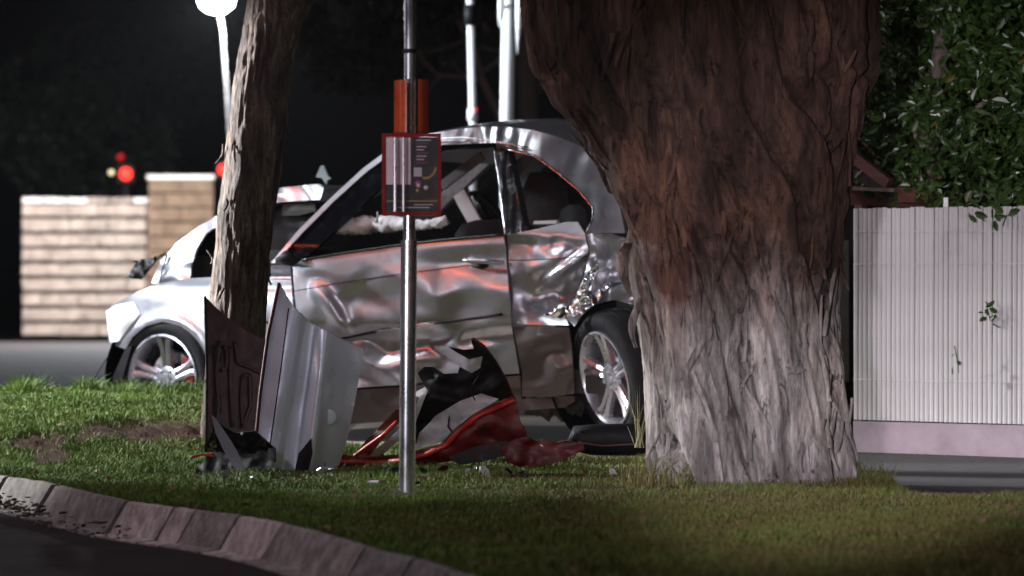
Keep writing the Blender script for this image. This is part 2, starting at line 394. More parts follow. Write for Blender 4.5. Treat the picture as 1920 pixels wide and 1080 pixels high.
# verge turf base
ms = Mat('turf_base'); c = ms.co()
g = ms.ramp(ms.noise(c, 2.5, 8, .7), [(.3, (.05, .07, .018)), (.7, (.13, .13, .045))])
g2 = ms.ramp(ms.noise(c, 40, 6, .8), [(.3, (.03, .03, .012)), (.7, (.11, .10, .05))])
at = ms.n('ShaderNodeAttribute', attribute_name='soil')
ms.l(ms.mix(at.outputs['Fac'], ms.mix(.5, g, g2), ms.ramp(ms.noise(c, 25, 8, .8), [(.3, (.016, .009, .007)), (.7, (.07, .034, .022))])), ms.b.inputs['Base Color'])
ms.b.inputs['Roughness'].default_value = 1; ms.b.inputs['Specular IOR Level'].default_value = .1
ms.bump(ms.noise(c, 55, 8, .8), 1, .02); M['turf'] = ms.m
vs = []; fs = []; soil = []
NX, NY = 190, 150
for i in range(NX+1):
    x = -4.2+i/NX*8.4
    y0 = kerb_y(x)+.02; y1 = back_edge(x)
    for j in range(NY+1):
        y = y0+(y1-y0)*j/NY
        z = ground_z(x, y) if j < NY else -.12
        e = min(1, j/4); z = z*e+(0.0)*(1-e)-.004
        vs.append((x, y, z)); soil.append(soil_shade_mask(x, y))
for i in range(NX):
    for j in range(NY):
        a = i*(NY+1)+j; fs.append((a, a+NY+1, a+NY+2, a+1))
mb = MB(); mb.add(vs, fs); vo = mb.build('grass_verge', M['turf']); tag(vo, kind='structure')
a_ = vo.data.attributes.new('soil', 'FLOAT', 'POINT'); a_.data.foreach_set('value', soil)  # attribute covers bare soil and the painted shadow

# footpath on the right, in front of the fence
M['path'] = simple('footpath_asphalt', (.034, .028, .030), .85, var=.35, scale=12, bump=.9, bd=.006)
mb = MB(); mb.add([(1.22, 19.6, -.046), (5.5, 19.6, -.046), (5.5, 14.2, -.046), (1.42, 14.9, -.046), (1.30, 16.6, -.046)], [(0, 4, 3, 2, 1)])
mb.v = [(x, y, -.022) for x, y, z in mb.v]
tag(mb.build('footpath', M['path'], None, False), kind='structure')
mb = MB(); mb.tube([(1.55, 15.21, .0), (2.2, 15.10, .0), (3.6, 14.88, .0)], .013, 6)
tag(mb.build('timber_edging', M['timber']), 'red brown timber edging strip along the near side of the footpath', 'edging')
# concrete edge strip crossing turf near pole
mb = MB(); mb.box((-.60, 15.12, -.002), (.5, .05, .02), Matrix.Rotation(R(1.5), 3, 'Z'), .004)
tag(mb.build('concrete_edging', M['concrete'], None, False), 'low concrete edging in the grass left of the steel pole foot', 'edging')

# kerb: stones each a part
kerb = thing('kerb', 'x', 'kerb', (0, 0, 0)); 
for k_ in ('label', 'category'): del kerb[k_]
kerb['kind'] = 'structure'
def kp(t):
    n = len(KT)-1; i = min(int(t), n-1); a = KT[i]; b = KT[i+1]; return a+(b-a)*(t-i)
def kdir(t):
    d = (kp(min(t+.3, len(KT)-1))-kp(max(t-.3, 0))); d.z = 0; return d.normalized()
cuts = [0, .9, 1.6, 2.2, 3.0, 3.93, 4.4, 5.35, 6.3, 8.0, 8.9, 9.6, 10.4, 11.2, 12]
for i, (a, b) in enumerate(zip(cuts, cuts[1:])):
    n = 6; mbk = MB(); g = .026
    vsx = []
    prof = [(0.0, -.12), (0.0, -.001), (-.004, .0), (-.022, -.001), (-.030, -.007), (-.092, -.106), (-.097, -.116), (-.17, -.121), (-.175, -.16)]
    for j in range(n+1):
        t = a+g+(b-a-2*g)*j/n; p = kp(t); d = kdir(t); nn = Vector((d.y, -d.x, 0))
        if nn.y > 0: nn = -nn
        for (o_, z_) in prof:
            q = p+nn*(-o_); q.z = z_+.002*random.uniform(-1, 1)
            vsx.append(q)
    m_ = len(prof); fsx = []
    for j in range(n):
        for k in range(m_-1): fsx.append((j*m_+k, j*m_+k+1, (j+1)*m_+k+1, (j+1)*m_+k))
        fsx.append((j*m_+m_-1, j*m_, (j+1)*m_, (j+1)*m_+m_-1))
    fsx.append(tuple(range(m_))); fsx.append(tuple(n*m_+k for k in range(m_))[::-1])
    mbk.add(vsx, fsx)
    o = mbk.build('kerb_stone', M['concrete_lit'] if i in (4, 5, 7) else (M['concrete_c'] if i in (6, 8) else M['concrete']), kerb, True, 12)  # pinkish lamplight on the middle stones is put into their concrete colour

# ------------------------------------------------------------------ lawn blades (stuff)
def blades(name, n, region, h0, h1, mat, wd=.0022, dens=None, seed=1, lean=.5):
    rnd = random.Random(seed); V = []; Fc = []
    x0, x1 = region
    c = 0
    while c < n:
        # density follows how near the camera the turf is
        x = rnd.uniform(x0, x1); ya = kerb_y(x)+.03; yb = back_edge(x)-.03
        y = ya+(yb-ya)*rnd.random()
        if abs(x) > y*.135+.15: continue
        if soil_shade_mask(x, y) > rnd.random()*1.05: continue
        pn = .5+.5*noise.noise(Vector((x*1.7, y*1.7, 2)))
        if rnd.random() > .35+.75*pn: continue
        c += 1
        z = ground_z(x, y)-.006
        h = rnd.uniform(h0, h1)*(.55+.8*pn)
        h *= 1+.9*max(0, noise.noise(Vector((x*3.1, y*3.1, 6))))*2
        if y > 19.6 and x < -1.0: h *= 1.6+1.6*max(0, noise.noise(Vector((x*6, 1, 6))))*2
        a = rnd.uniform(0, 6.283); ca, sa = math.cos(a)*wd, math.sin(a)*wd
        lx, ly = rnd.gauss(0, lean)*h, rnd.gauss(0, lean)*h
        k = len(V)
        V += [(x-ca, y-sa, z), (x+ca, y+sa, z), (x-ca*.7+lx*.35, y-sa*.7+ly*.35, z+h*.6), (x+ca*.7+lx*.35, y+sa*.7+ly*.35, z+h*.6), (x+lx, y+ly, z+h)]
        Fc += [(k, k+1, k+3, k+2), (k+2, k+3, k+4)]
    me = bpy.data.meshes.new(name); me.from_pydata(V, [], Fc); me.materials.append(mat)
    o = bpy.data.objects.new(name, me); put(o); tag(o, kind='stuff'); return o
lawn = blades('lawn_grass', 260000, (-3.2, 2.6), .011, .027, M['grass'], .0020, seed=3)
tag(lawn, 'short patchy green lawn covering the verge behind the kerb', 'grass')

def tuft(name, label, center, n, hmin, hmax, spread, mat, seed, lean=.5, wd=.003, group=None):
    rnd = random.Random(seed); mb = MB()
    for i in range(n):
        a = rnd.uniform(0, 6.283); r = spread*math.sqrt(rnd.random())
        x, y = center[0]+r*math.cos(a), center[1]+r*math.sin(a)*.6; z = center[2]-.01
        h = rnd.uniform(hmin, hmax); lx, ly = rnd.gauss(0, lean)*h, rnd.gauss(0, lean)*h
        b = rnd.uniform(0, 6.28); ca, sa = math.cos(b)*wd, math.sin(b)*wd
        vs = []
        for t in (0, .35, .7, .9):
            vs += [(x-ca*(1-t)+lx*t*t, y-sa*(1-t)+ly*t*t, z+h*t*(1-.25*t)), (x+ca*(1-t)+lx*t*t, y+sa*(1-t)+ly*t*t, z+h*t*(1-.25*t))]
        vs.append((x+lx, y+ly, z+h*.74))
        mb.add(vs, [(0, 1, 3, 2), (2, 3, 5, 4), (4, 5, 7, 6), (6, 7, 8)])
    o = mb.build(name, mat, None, False); tag(o, label, 'grass tuft', group, 'stuff'); return o

# ------------------------------------------------------------------ trees
def trunk(name, prof, Y, mat, parent, nth=200, nz=260, amp=.04, fine=.012, seed=0, squash=1.0, vs=1.0, buttress=0, zmin=None):
    # prof: (py, xl, xr) traced widths -> height, centre, radius
    P = []
    for py, xl, xr in prof:
        z = CH-(py-HY)/F*Y; P.append((z, ((xl+xr)/2-HX)/F*Y, (xr-xl)/2/F*Y))
    P.sort()
    z0, z1 = P[0][0], P[-1][0]
    def at(z):
        for a, b in zip(P, P[1:]):
            if z <= b[0]:
                t = (z-a[0])/(b[0]-a[0]); t = t*t*(3-2*t)*.5+t*.5
                return a[1]+(b[1]-a[1])*t, a[2]+(b[2]-a[2])*t
        return P[-1][1], P[-1][2]
    V = []; Fc = []
    for i in range(nz+1):
        z = z0+(z1-z0)*i/nz; cx, r = at(z)
        for k in range(nth):
            th = k/nth*2*math.pi; ct, sn = math.cos(th), math.sin(th)
            tw = th+.35*z
            X, Yq = math.cos(tw)*r, math.sin(tw)*r
            q = Vector((X*3.2*vs+seed, Yq*3.2*vs, z*.75*vs)); d = amp*1.7*noise.noise(q)
            wx = noise.noise(Vector((X*2, Yq*2, z*2+seed)))*.35
            q = Vector((X*7*vs+wx+seed, Yq*7*vs+wx, z*.95*vs)); n1 = abs(noise.noise(q)); d += amp*(min(n1, .28)/.28-.7)
            q = Vector((X*22*vs+wx*3, Yq*22*vs, z*2.2*vs+seed)); n2 = abs(noise.noise(q)); d += fine*(min(n2, .3)/.3-.6)*1.3
            q = Vector((X*60*vs, Yq*60*vs, z*9*vs+seed)); d += fine*.45*noise.noise(q)
            if buttress: d += buttress*max(0, (.45-z)/.45)**1.6*(.5+1.0*noise.noise(Vector((X*5, Yq*5, seed+.3*z))))
            rr = r+d
            V.append((cx+ct*rr, Y+r0y+sn*rr*squash, z)) if False else V.append((cx+ct*rr, Y+sn*rr*squash, z))
    for i in range(nz):
        for k in range(nth):
            Fc.append((i*nth+k, i*nth+(k+1) % nth, (i+1)*nth+(k+1) % nth, (i+1)*nth+k))
    Fc.append(tuple(nz*nth+k for k in range(nth)))
    mb = MB(); mb.add(V, Fc); o = mb.build('trunk', mat, parent); return o, at, z0, z1

BT = W(1400, 880, 16.3); BT.z = 0
big = thing('paperbark_tree', 'huge furrowed paperbark trunk, red brown above and greyish white below, before the wreck', 'tree', BT)
prof = [(-420, 1010, 1700), (-200, 985, 1672), (-60, 1000, 1652), (0, 1010, 1640), (60, 1012, 1636), (120, 1018, 1630), (190, 1042, 1608), (230, 1066, 1602), (270, 1092, 1598), (340, 1124, 1588), (430, 1160, 1578), (520, 1190, 1574), (580, 1203, 1576), (640, 1211, 1584), (700, 1213, 1592), (800, 1218, 1598), (850, 1214, 1602), (885, 1212, 1606), (940, 1200, 1610)]
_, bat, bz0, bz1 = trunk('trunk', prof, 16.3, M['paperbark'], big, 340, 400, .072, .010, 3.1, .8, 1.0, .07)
# curls and plates of peeling bark, each piece a part
def strips(parent, at, Y, zlo, zhi, n, mats, sq, seed, L=(.08, .3), wdt=(.012, .04), th0=-2.9, th1=-.2, zsplit=.6):
    rnd = random.Random(seed)
    for i in range(n):
        z = rnd.uniform(zlo, zhi); th = rnd.uniform(th0, th1); ln = rnd.uniform(*L); wd = rnd.uniform(*wdt)
        tilt = rnd.gauss(0, .28); lift = rnd.uniform(.004, .03); endd = rnd.choice((-1, 1))
        mb = MB(); vs = []
        N = 7
        for j in range(N):
            t = j/(N-1); zz = z+ln*(t-.5)
            cx, r = at(zz); r += .012
            l2 = lift*(t if endd > 0 else 1-t)**2
            for u in (-1, 0, 1):
                ww = wd*(1-.75*abs(t-.45)**1.5)*(1+.3*math.sin(t*9+i))
                a = th+(u*ww*.5+tilt*(t-.5)*ln)/r
                rr = r+l2+(.004 if u == 0 else .0)+.006*math.sin(i*3+t*5)
                for dd in (0, -.005):
                    vs.append((cx+math.cos(a)*(rr+dd), Y+math.sin(a)*(rr+dd)*sq, zz))
        fs = []
        for j in range(N-1):
            a0 = j*6; b0 = a0+6
            fs += [(a0, a0+2, b0+2, b0), (a0+2, a0+4, b0+4, b0+2), (a0+1, b0+1, b0+3, a0+3), (a0+3, b0+3, b0+5, a0+5), (a0, b0, b0+1, a0+1), (a0+4, a0+5, b0+5, b0+4)]
        mb.add(vs, fs)
        mb.build('bark_strip', mats[1] if z < zsplit else mats[0], parent)
strips(big, bat, 16.3, .1, 1.9, 90, (M['paperbark'], M['paperbark']), .8, 5)
# ragged loose curls hanging from the shoulder of the trunk
for (px, py, l, wd, m_) in ((1100, 110, .10, .035, 'paperbark'), (1030, 80, .13, .03, 'paperbark'), (1178, 455, .22, .05, 'paperbark'), (1196, 560, .2, .035, 'paperbark'), (1440, 330, .12, .02, 'paperbark'), (1495, 690, .03, .07, 'paperbark'), (1516, 810, .17, .03, 'paperbark'), (1470, 905, .04, .05, 'paperbark'), (1300, 800, .2, .05, 'paperbark'), (1355, 640, .3, .06, 'paperbark')):
    p = W(px, py, 15.75 if 1250 < px < 1560 else 16.1); mb = MB()
    for k in range(7):
        t = k/6; 
    pts = [p+Vector((.02*math.sin(t*4+px), -.01-.03*t*t, -l*t)) for t in [k/6 for k in range(7)]]
    vs = []; 
    for k, q in enumerate(pts):
        t = k/6; ww = wd*(.4+.6*math.sin(3.0*min(1, t+.15)))*.5
        cx, r = bat(q.z); a = max(-1, min(1, (q.x-cx)/r)); yy = 16.3-math.sqrt(max(0, 1-a*a))*r*.8-.02-.015*t
        for u in (-1, 0, 1): vs += [(q.x+u*ww, yy-(.008 if u == 0 else 0), q.z), (q.x+u*ww, yy+.006-(.008 if u == 0 else 0), q.z)]
    fs = []
    for j in range(6):
        a0 = j*6; b0 = a0+6
        fs += [(a0, a0+2, b0+2, b0), (a0+2, a0+4, b0+4, b0+2), (a0+1, b0+1, b0+3, a0+3), (a0+3, b0+3, b0+5, a0+5), (a0, b0, b0+1, a0+1), (a0+4, a0+5, b0+5, b0+4)]
    mb.add(vs, fs); mb.build('bark_strip', M[m_], big)

ST = W(450, 860, 18.3); ST.z = 0
slim = thing('street_tree', 'slim leaning tree trunk with mottled bark, its left edge brightly lit', 'tree', ST)
prof2 = [(-300, 500, 690), (-80, 478, 620), (0, 466, 590), (60, 455, 566), (120, 444, 550), (200, 434, 540), (300, 421, 530), (420, 407, 512), (540, 396, 502), (640, 388, 497), (760, 380, 495), (860, 372, 502), (900, 360, 512)]
_, sat, _, _ = trunk('trunk', prof2, 18.3, M['bark2'], slim, 120, 330, .007, .006, 9.3, 1, 2.2)
strips(slim, sat, 18.3, .2, 2.0, 12, (M['bark2'], M['bark2']), 1, 8, (.03, .1), (.008, .02), -3.3, .1, .3)

# ---- leafy masses
def leaf_cloud(name, centers, n, size, mat, parent, seed, hang=.3, kind=None, label=None, minY=None):
    rnd = random.Random(seed); mb_v = []; mb_f = []
    tot = sum(c[3]*c[4]*c[5] for c in centers)
    for c in centers:
        k_ = int(n*c[3]*c[4]*c[5]/tot)
        for i in range(k_):
            while True:
                p = Vector((rnd.uniform(-1, 1), rnd.uniform(-1, 1), rnd.uniform(-1, 1)))
                if .25 < p.length < 1 and noise.noise(Vector((p.x*2.5+c[0]*3, p.y*2.5, p.z*2.5+c[2]))) > .10: break
            q = Vector((c[0]+p.x*c[3], c[1]+p.y*c[4], c[2]+p.z*c[5]))
            leaf(mb_v, mb_f, q, rnd, size)
    me = bpy.data.meshes.new(name); me.from_pydata(mb_v, [], mb_f); me.materials.append(mat)
    o = bpy.data.objects.new(name, me)
    if parent is not None:
        off = wloc(parent); me.transform(Matrix.Translation(-off))
    put(o, parent)
    if kind: o['kind'] = kind
    return o
def leaf(V, Fc, q, rnd, size):
    s = size*rnd.uniform(.6, 1.25); d = Vector((rnd.gauss(0, 1), rnd.gauss(0, 1), rnd.gauss(-.2, .8))).normalized()
    a = d.cross(Vector((rnd.gauss(0, 1), rnd.gauss(0, 1), rnd.gauss(0, 1)))).normalized(); b = d.cross(a)
    k = len(V); w_ = s*.24; up = b*(s*.09)
    V += [tuple(q), tuple(q+d*s*.35+a*w_+up), tuple(q+d*s*.75+a*w_*.8+up), tuple(q+d*s), tuple(q+d*s*.75-a*w_*.8+up), tuple(q+d*s*.35-a*w_+up), tuple(q+d*s*.55)]
    Fc += [(k, k+1, k+2, k+6), (k+6, k+2, k+3), (k+6, k+3, k+4), (k, k+6, k+4, k+5)]

def branch(parent, name, pts, r0, r1, mat):
    mb = MB(); n = len(pts); mb.tube(pts, [r0+(r1-r0)*i/(n-1) for i in range(n)], 7); return mb.build(name, mat, parent)

HT = Vector((2.15, 20.3, 0))
hedge = thing('garden_tree', 'bushy tree with small glossy green leaves spilling over the white slat fence', 'tree', HT)
branch(hedge, 'trunk', [HT, HT+Vector((.03, 0, .8)), HT+Vector((-.05, .05, 1.5)), HT+Vector((.1, 0, 2.4))], .07, .04, M['poleb'])
for k in range(9):
    a = random.uniform(0, 6.28); zz = random.uniform(.9, 2.0)
    branch(hedge, 'branch', [HT+Vector((0, 0, zz)), HT+Vector((.3*math.cos(a), .25*math.sin(a), zz+.25)), HT+Vector((.65*math.cos(a), .4*math.sin(a), zz+.35+random.uniform(-.3, .3)))], .022, .006, M['twig'])
cl = [(1.95, 20.5, 1.75, .42, .5, .38), (2.35, 19.6, 1.5, .5, .5, .42), (2.05, 20.5, 1.42, .42, .5, .28), (2.6, 19.6, 2.1, .5, .6, .5), (1.75, 20.9, 1.35, .2, .3, .35), (2.55, 19.2, 1.27, .36, .35, .2), (2.2, 20.3, 2.35, .7, .6, .35), (1.9, 20.6, 2.0, .35, .5, .4), (2.3, 18.95, 1.17, .16, .12, .10), (2.75, 19.3, 1.6, .4, .5, .6), (1.92, 20.8, 1.7, .36, .4, .42), (2.1, 21.2, 2.1, .5, .4, .4)]
leaf_cloud('foliage', cl, 17000, .058, M['leaf'], hedge, 4, kind='stuff')
rnd = random.Random(21)
for i in range(280):
    c = rnd.choice(cl); V = []; Fc = []
    a = rnd.uniform(-.1, math.pi+.1); e = rnd.uniform(-1, 1)
    q = Vector((c[0]+c[3]*math.cos(a)*math.cos(e), c[1]-c[4]*abs(math.sin(a))*math.cos(e), c[2]+c[5]*math.sin(e)))
    leaf(V, Fc, Vector((0, 0, 0)), rnd, .07)
    me = bpy.data.meshes.new('leaf'); me.from_pydata(V, [], Fc); me.materials.append(M['leaf'])
    o = bpy.data.objects.new('leaf', me); o.location = q-HT; put(o, hedge)

# far dim tree with bare limbs, behind the car roof
FT = Vector((.12, 34, 0))
far = thing('background_tree', 'dim grey green tree with bare crooked limbs in the dark behind the car roof', 'tree', FT)
def fp(px, py, Y=34): return W(px, py, Y)
branch(far, 'trunk', [FT, fp(990, 400), fp(992, 200), fp(985, 60), fp(975, -80)], .11, .08, M['poleb'])
for pts, r in (([(985, 300), (940, 225), (905, 150), (890, 95), (860, 40), (850, -30)], .042), ([(905, 150), (870, 145), (820, 140), (795, 115), (780, 90)], .018), ([(830, 140), (810, 160), (800, 180)], .012), ([(905, 135), (930, 118), (960, 80)], .02), ([(990, 200), (1010, 160), (1030, 120)], .03), ([(880, 70), (850, 85), (800, 100), (770, 98)], .012), ([(915, 60), (900, 30), (905, -20)], .03), ([(875, 145), (850, 120), (845, 105)], .009), ([(900, 88), (930, 95), (945, 92)], .014), ([(990, 190), (1000, 210), (1020, 150)], .016)):
    branch(far, 'limb', [fp(a, b) for a, b in pts], r, r*.5, M['twig'])
leaf_cloud('foliage', [(fp(700, 60).x, 34.5, fp(700, 60).z, .75, .7, .42), (fp(800, 20).x, 34.6, fp(800, 20).z, .6, .7, .3), (fp(640, 130).x, 34.5, fp(640, 130).z, .35, .5, .22), (fp(900, -40).x, 34, fp(900, -40).z, .8, .7, .35), (fp(740, 110).x, 34.7, fp(740, 110).z, .4, .5, .3)], 9000, .09, M['leafdark'], far, 11, kind='stuff')
# dim shrub mass far left
FS = Vector((-5.2, 60, 0))
fsb = thing('far_shrub', 'nearly black leafy tree behind the block wall at the left', 'tree', FS)
branch(fsb, 'trunk', [FS, FS+Vector((.1, 0, 1.5)), FS+Vector((0, 0, 3))], .12, .06, M['poleb'])
leaf_cloud('crown', [(-6.4, 60, 3.2, 1.6, 1, 1.4), (-4.8, 60.5, 4.0, 1.3, 1, .9)], 6000, .16, M['leafdark'], fsb, 12, kind='stuff')

# ------------------------------------------------------------------ white slat fence
A = W(1612, 838, 19.5); B = W(1920, 868, 18.9)
dv = Vector((B.x-A.x, B.y-A.y, 0)); LEN1 = dv.length; dv.normalize(); nv = Vector((dv.y, -dv.x, 0))
fence = thing('slat_fence', 'fence of narrow weathered white upright slats on a lilac plinth at right', 'fence', (A.x, A.y, -.06))
FL = 2.1
ang = math.atan2(dv.y, dv.x)
mb = MB(); cc = A+dv*FL/2; mb.box((cc.x, cc.y, .035), (FL, .11, .19), Matrix.Rotation(ang, 3, 'Z'), .004)
o = mb.build('plinth', M['plinth'], fence, False)
zt = 1.163; zb = .135
proto = None
nsl = int(FL/.0275)
for i in range(nsl):
    s_ = .012+i*.0275
    p = A+dv*s_+nv*.045
    hh = (zt-zb)+random.uniform(-.004, .003)
    if proto is None:
        mbs = MB(); mbs.add([(x*.0128+0, y, z) for z in (0, 1) for x, y in ((-1, .0), (-.8, -.007), (0, -.009), (.8, -.007), (1, 0), (0, .004))], [(0, 1, 7, 6), (1, 2, 8, 7), (2, 3, 9, 8), (3, 4, 10, 9), (4, 5, 11, 10), (5, 0, 6, 11), (6, 7, 8, 9, 10, 11), (5, 4, 3, 2, 1, 0)])
        proto = mbs.build('slat', M['slat'], None, False); o = proto; o.parent = fence
    else:
        o = proto.copy(); COL.objects.link(o)
    o.location = (p.x-A.x, p.y-A.y, zb+.06); o.scale = (random.uniform(.92, 1.08), 1, hh)
    o.rotation_euler = (random.uniform(-.004, .004), 0, ang+random.uniform(-.09, .09))
for z_ in (1.045, .89, .33):
    mb = MB(); a = A+nv*.055; b = A+dv*FL+nv*.055
    pts = [a.lerp(b, t/14) for t in range(15)]; pts = [(p.x, p.y, z_+.004*random.uniform(-1, 1)) for p in pts]
    mb.tube(pts, .002, 5); mb.build('tie_wire', M['slat'], fence)
for s_ in (.0, 1.02, 2.05):
    mb = MB(); p = A+dv*s_-nv*.01; mb.box((p.x, p.y, .62), (.045, .05, 1.12 if s_ != 1.02 else 1.16), Matrix.Rotation(ang, 3, 'Z'))
    mb.build('post', M['timber'], fence, False)
mb = MB(); p = W(1773, 382, 19.4); mb.box((p.x, p.y, p.z-.02), (.022, .022, .10)); 
tag(mb.build('pale_stake', M['white'], None, False), 'short pale stake tip showing just above the slat fence under the leaves', 'stake')

# leafy sprig sticking out through the fence, and a small one
def sprig(label, px, py, n, seed):
    rnd = random.Random(seed); p = W(px, py, 18.95)
    r = thing('leafy_sprig', label, 'sprig', p)
    st = MB(); st.tube([p+Vector((.02, .06, -.07)), p+Vector((.01, .0, -.02)), p+Vector((-.01, -.03, .06))], .0025, 5); st.build('stem', M['leaf'], r)
    for i in range(n):
        V = []; Fc = []; leaf(V, Fc, p+Vector((rnd.uniform(-.035, .035), -.03, rnd.uniform(-.05, .06))), rnd, .05)
        mb = MB(); mb.add(V, Fc); mb.build('leaf', M['leaf'], r)
sprig('small leafy green sprig poking out through the white slats', 1852, 590, 11, 3)
sprig('tiny pale green shoot low on the white slats', 1792, 672, 3, 4)

# collapsed dark timber between the trunk and the fence
sh = thing('timber_lean_to', 'dark lean-to with red brown roof boards behind the fence, right of the big trunk', 'shed', W(1600, 780, 20.6))
def plank(name, a, b, wd, th, mat, parent, Yn=None):
    a, b = Vector(a), Vector(b); d = (b-a); L = d.length; m = d.to_track_quat('X', 'Z').to_matrix()
    mb = MB(); mb.box((a+b)/2, (L, th, wd), m, .003); return mb.build(name, mat, parent, False)
plank('wall_board', W(1540, 610, 20.7), W(1625, 610, 20.7), 1.3, .03, M['darkpost'], sh)
plank('roof_board', W(1560, 262, 20.3), W(1668, 345, 20.0), .055, .04, M['timber'], sh)
plank('roof_board', W(1560, 300, 20.4), W(1672, 362, 20.1), .05, .04, M['darkpost'], sh)
plank('roof_board', W(1590, 366, 20.35), W(1752, 372, 20.1), .10, .04, M['timber'], sh)
plank('roof_edge', W(1570, 352, 20.2), W(1700, 358, 20.0), .02, .3, M['poleb'], sh)
plank('roof_board', W(1688, 366, 19.95), W(1748, 366, 19.85), .075, .05, M['timber'], sh)
plank('rail', W(1560, 570, 20.5), W(1618, 575, 20.4), .05, .04, M['poleb'], sh)
plank('rail', W(1560, 720, 20.3), W(1612, 700, 20.2), .04, .04, M['strip'], sh)
plank('rail', W(1560, 790, 20.3), W(1612, 740, 20.2), .02, .03, M['chrome'], sh)

# ------------------------------------------------------------------ block wall and pillar
wl = thing('block_wall', 'low pale split block wall lit brightly at the left behind the car bonnet', 'wall', W(160, 634, 53))
Yw = 53.0; pxm = F/Yw
x0 = (42-HX)/pxm; x1 = (292-HX)/pxm; H0 = .00; course = .1975; nco = 9
mb = MB(); mb.box(((x0+x1)/2, Yw+.10, course*nco/2-.02), (x1-x0-.03, .14, course*nco-.02)); mb.build('mortar_core', M['mortar'], wl, False)
pb = None
def block(c, size, mat, parent, jit=.008):
    me = None
    mb = MB(); mb.box(c, size, None, jit); 
    o = mb.build('block', mat, parent, False); return o
for r_ in range(nco):
    n = 7; bw = (x1-x0)/n; off = bw/2 if r_ % 2 else 0
    k = -1 if off else 0
    xs = [x0]+[x0+off+bw*j for j in range(0 if off else 1, n)]+[x1]
    for a, b in zip(xs, xs[1:]):
        block(((a+b)/2, Yw+.04+random.uniform(-.02, .012), H0+course*(r_+.5)), (b-a-.008, .17, course-.052), M['brick'], wl)
for j in range(6):
    a = x0+(x1-x0)*j/6; b = x0+(x1-x0)*(j+1)/6
    mb = MB(); mb.box(((a+b)/2, Yw+.03, course*nco+.03), (b-a-.02, .22, .065), None, .006); mb.build('cap_stone', M['cap_glint'] if j in (0, 1, 2, 5) else M['brick'], wl, False)  # white caps paint the lamp glints along the wall top
pl = thing('brick_pillar', 'taller tan brick pillar at the right end of the pale block wall', 'pillar', W(340, 634, 52.7))
px0, px1 = (278-HX)/F*52.7, (400-HX)/F*52.7
mb = MB(); mb.box(((px0+px1)/2, 52.95, 1.03), (px1-px0-.03, .38, 2.04)); mb.build('mortar_core', M['mortar'], pl, False)
for r_ in range(11):
    n = 2; bw = (px1-px0)/n; off = bw/2 if r_ % 2 else 0
    xs = [px0]+([px0+off, px0+off+bw] if off else [px0+bw])+[px1]
    for a, b in zip(xs, xs[1:]):
        block(((a+b)/2, 52.85+random.uniform(-.008, .008), .19*(r_+.5)), (b-a-.014, .28, .19-.022), M['brick_b'], pl, .004)
mb = MB(); mb.box(((px0+px1)/2, 52.9, 2.11), (px1-px0+.03, .44, .05), None, .004); mb.build('cap_stone', M['cap_glint'], pl, False)

# red signals beyond the wall
def signal(label, px, py, Y, r, glow, extra=False):
    p = W(px, py, Y); t = thing('signal_lamp', label, 'signal lamp', (p.x, p.y, 0))
    mb = MB(); mb.tube([(p.x, p.y+.1, 0), (p.x, p.y+.1, p.z+.1)], .05, 8); mb.build('post', M['black'], t)
    mb = MB(); mb.box((p.x, p.y+.06, p.z), (r*2.6, .12, r*2.8)); mb.build('housing', M['black'], t, False)
    mb = MB(); mb.lathe([(0, r), (-.03, r*.8), (-.045, r*.4), (-.05, .001)], 20, Matrix.Rotation(R(90), 3, 'Z') @ Matrix.Identity(3))
    mb.v = [(v[0]+p.x, v[1]+p.y, v[2]+p.z) if True else v for v in mb.v]
    mb.v = [(x, 2*p.y-y if y > p.y else y, z) for x, y, z in mb.v]
    mb.build('lens', glow, t)
    if extra:
        for dx, dz, rr, g in ((-.07, .23, .05, M['dimred']), (-.20, .02, .035, M['warmglow'])):
            mb = MB(); mb.lathe([(0, rr), (-.03, rr*.7), (-.04, .001)], 16, Matrix.Rotation(R(90), 3, 'Z'))
            mb.v = [(x+p.x+dx, -abs(y)+p.y, z+p.z+dz) for x, y, z in mb.v]; mb.build('small_lens', g, t)
signal('round red light with a dimmer red light above it, over the block wall', 236, 326, 55, .085, M['redglow'], True)
signal('square red light on a dark post just left of the slim tree', 419, 318, 55, .075, M['redglow'])

# ------------------------------------------------------------------ street lamp
lt = thing('street_lamp', 'glaring white street lamp on a slender pole at the top left', 'street lamp', (LAMP.x+.14, LAMP.y, 0))
mb = MB(); mb.tube([W(442, 560, 49.0)*1, W(433, 290, 49), W(418, 60, 49), W(412, 20, 49)], [.030, .022, .016, .014], 12)
mb.v = mb.v; mb.build('pole', M['concrete'], lt)
mb = MB(); mb.tube([(W(442, 560, 49).x+.02, 49, -.03), W(442, 560, 49)], [.09, .055], 12); mb.build('pole_base', M['white'], lt)
mb = MB(); mb.lathe([(.03, .2), (.05, .22), (.12, .18), (.16, .08), (.17, .001)], 28, Matrix.Rotation(R(-90), 3, 'Y')); mb.v = [(x+LAMP.x-.02, y+LAMP.y, z+LAMP.z+.07) for x, y, z in mb.v]; mb.build('hood', M['white'], lt)
mb = MB(); mb.lathe([(.06, .18), (.0, .225), (-.09, .20), (-.16, .12), (-.19, .001)], 28, Matrix.Rotation(R(-90), 3, 'Y')); mb.v = [(x+LAMP.x-.02, y+LAMP.y+.0, z+LAMP.z+.03) for x, y, z in mb.v]; mb.build('lamp_globe', M['lampglow'], lt)

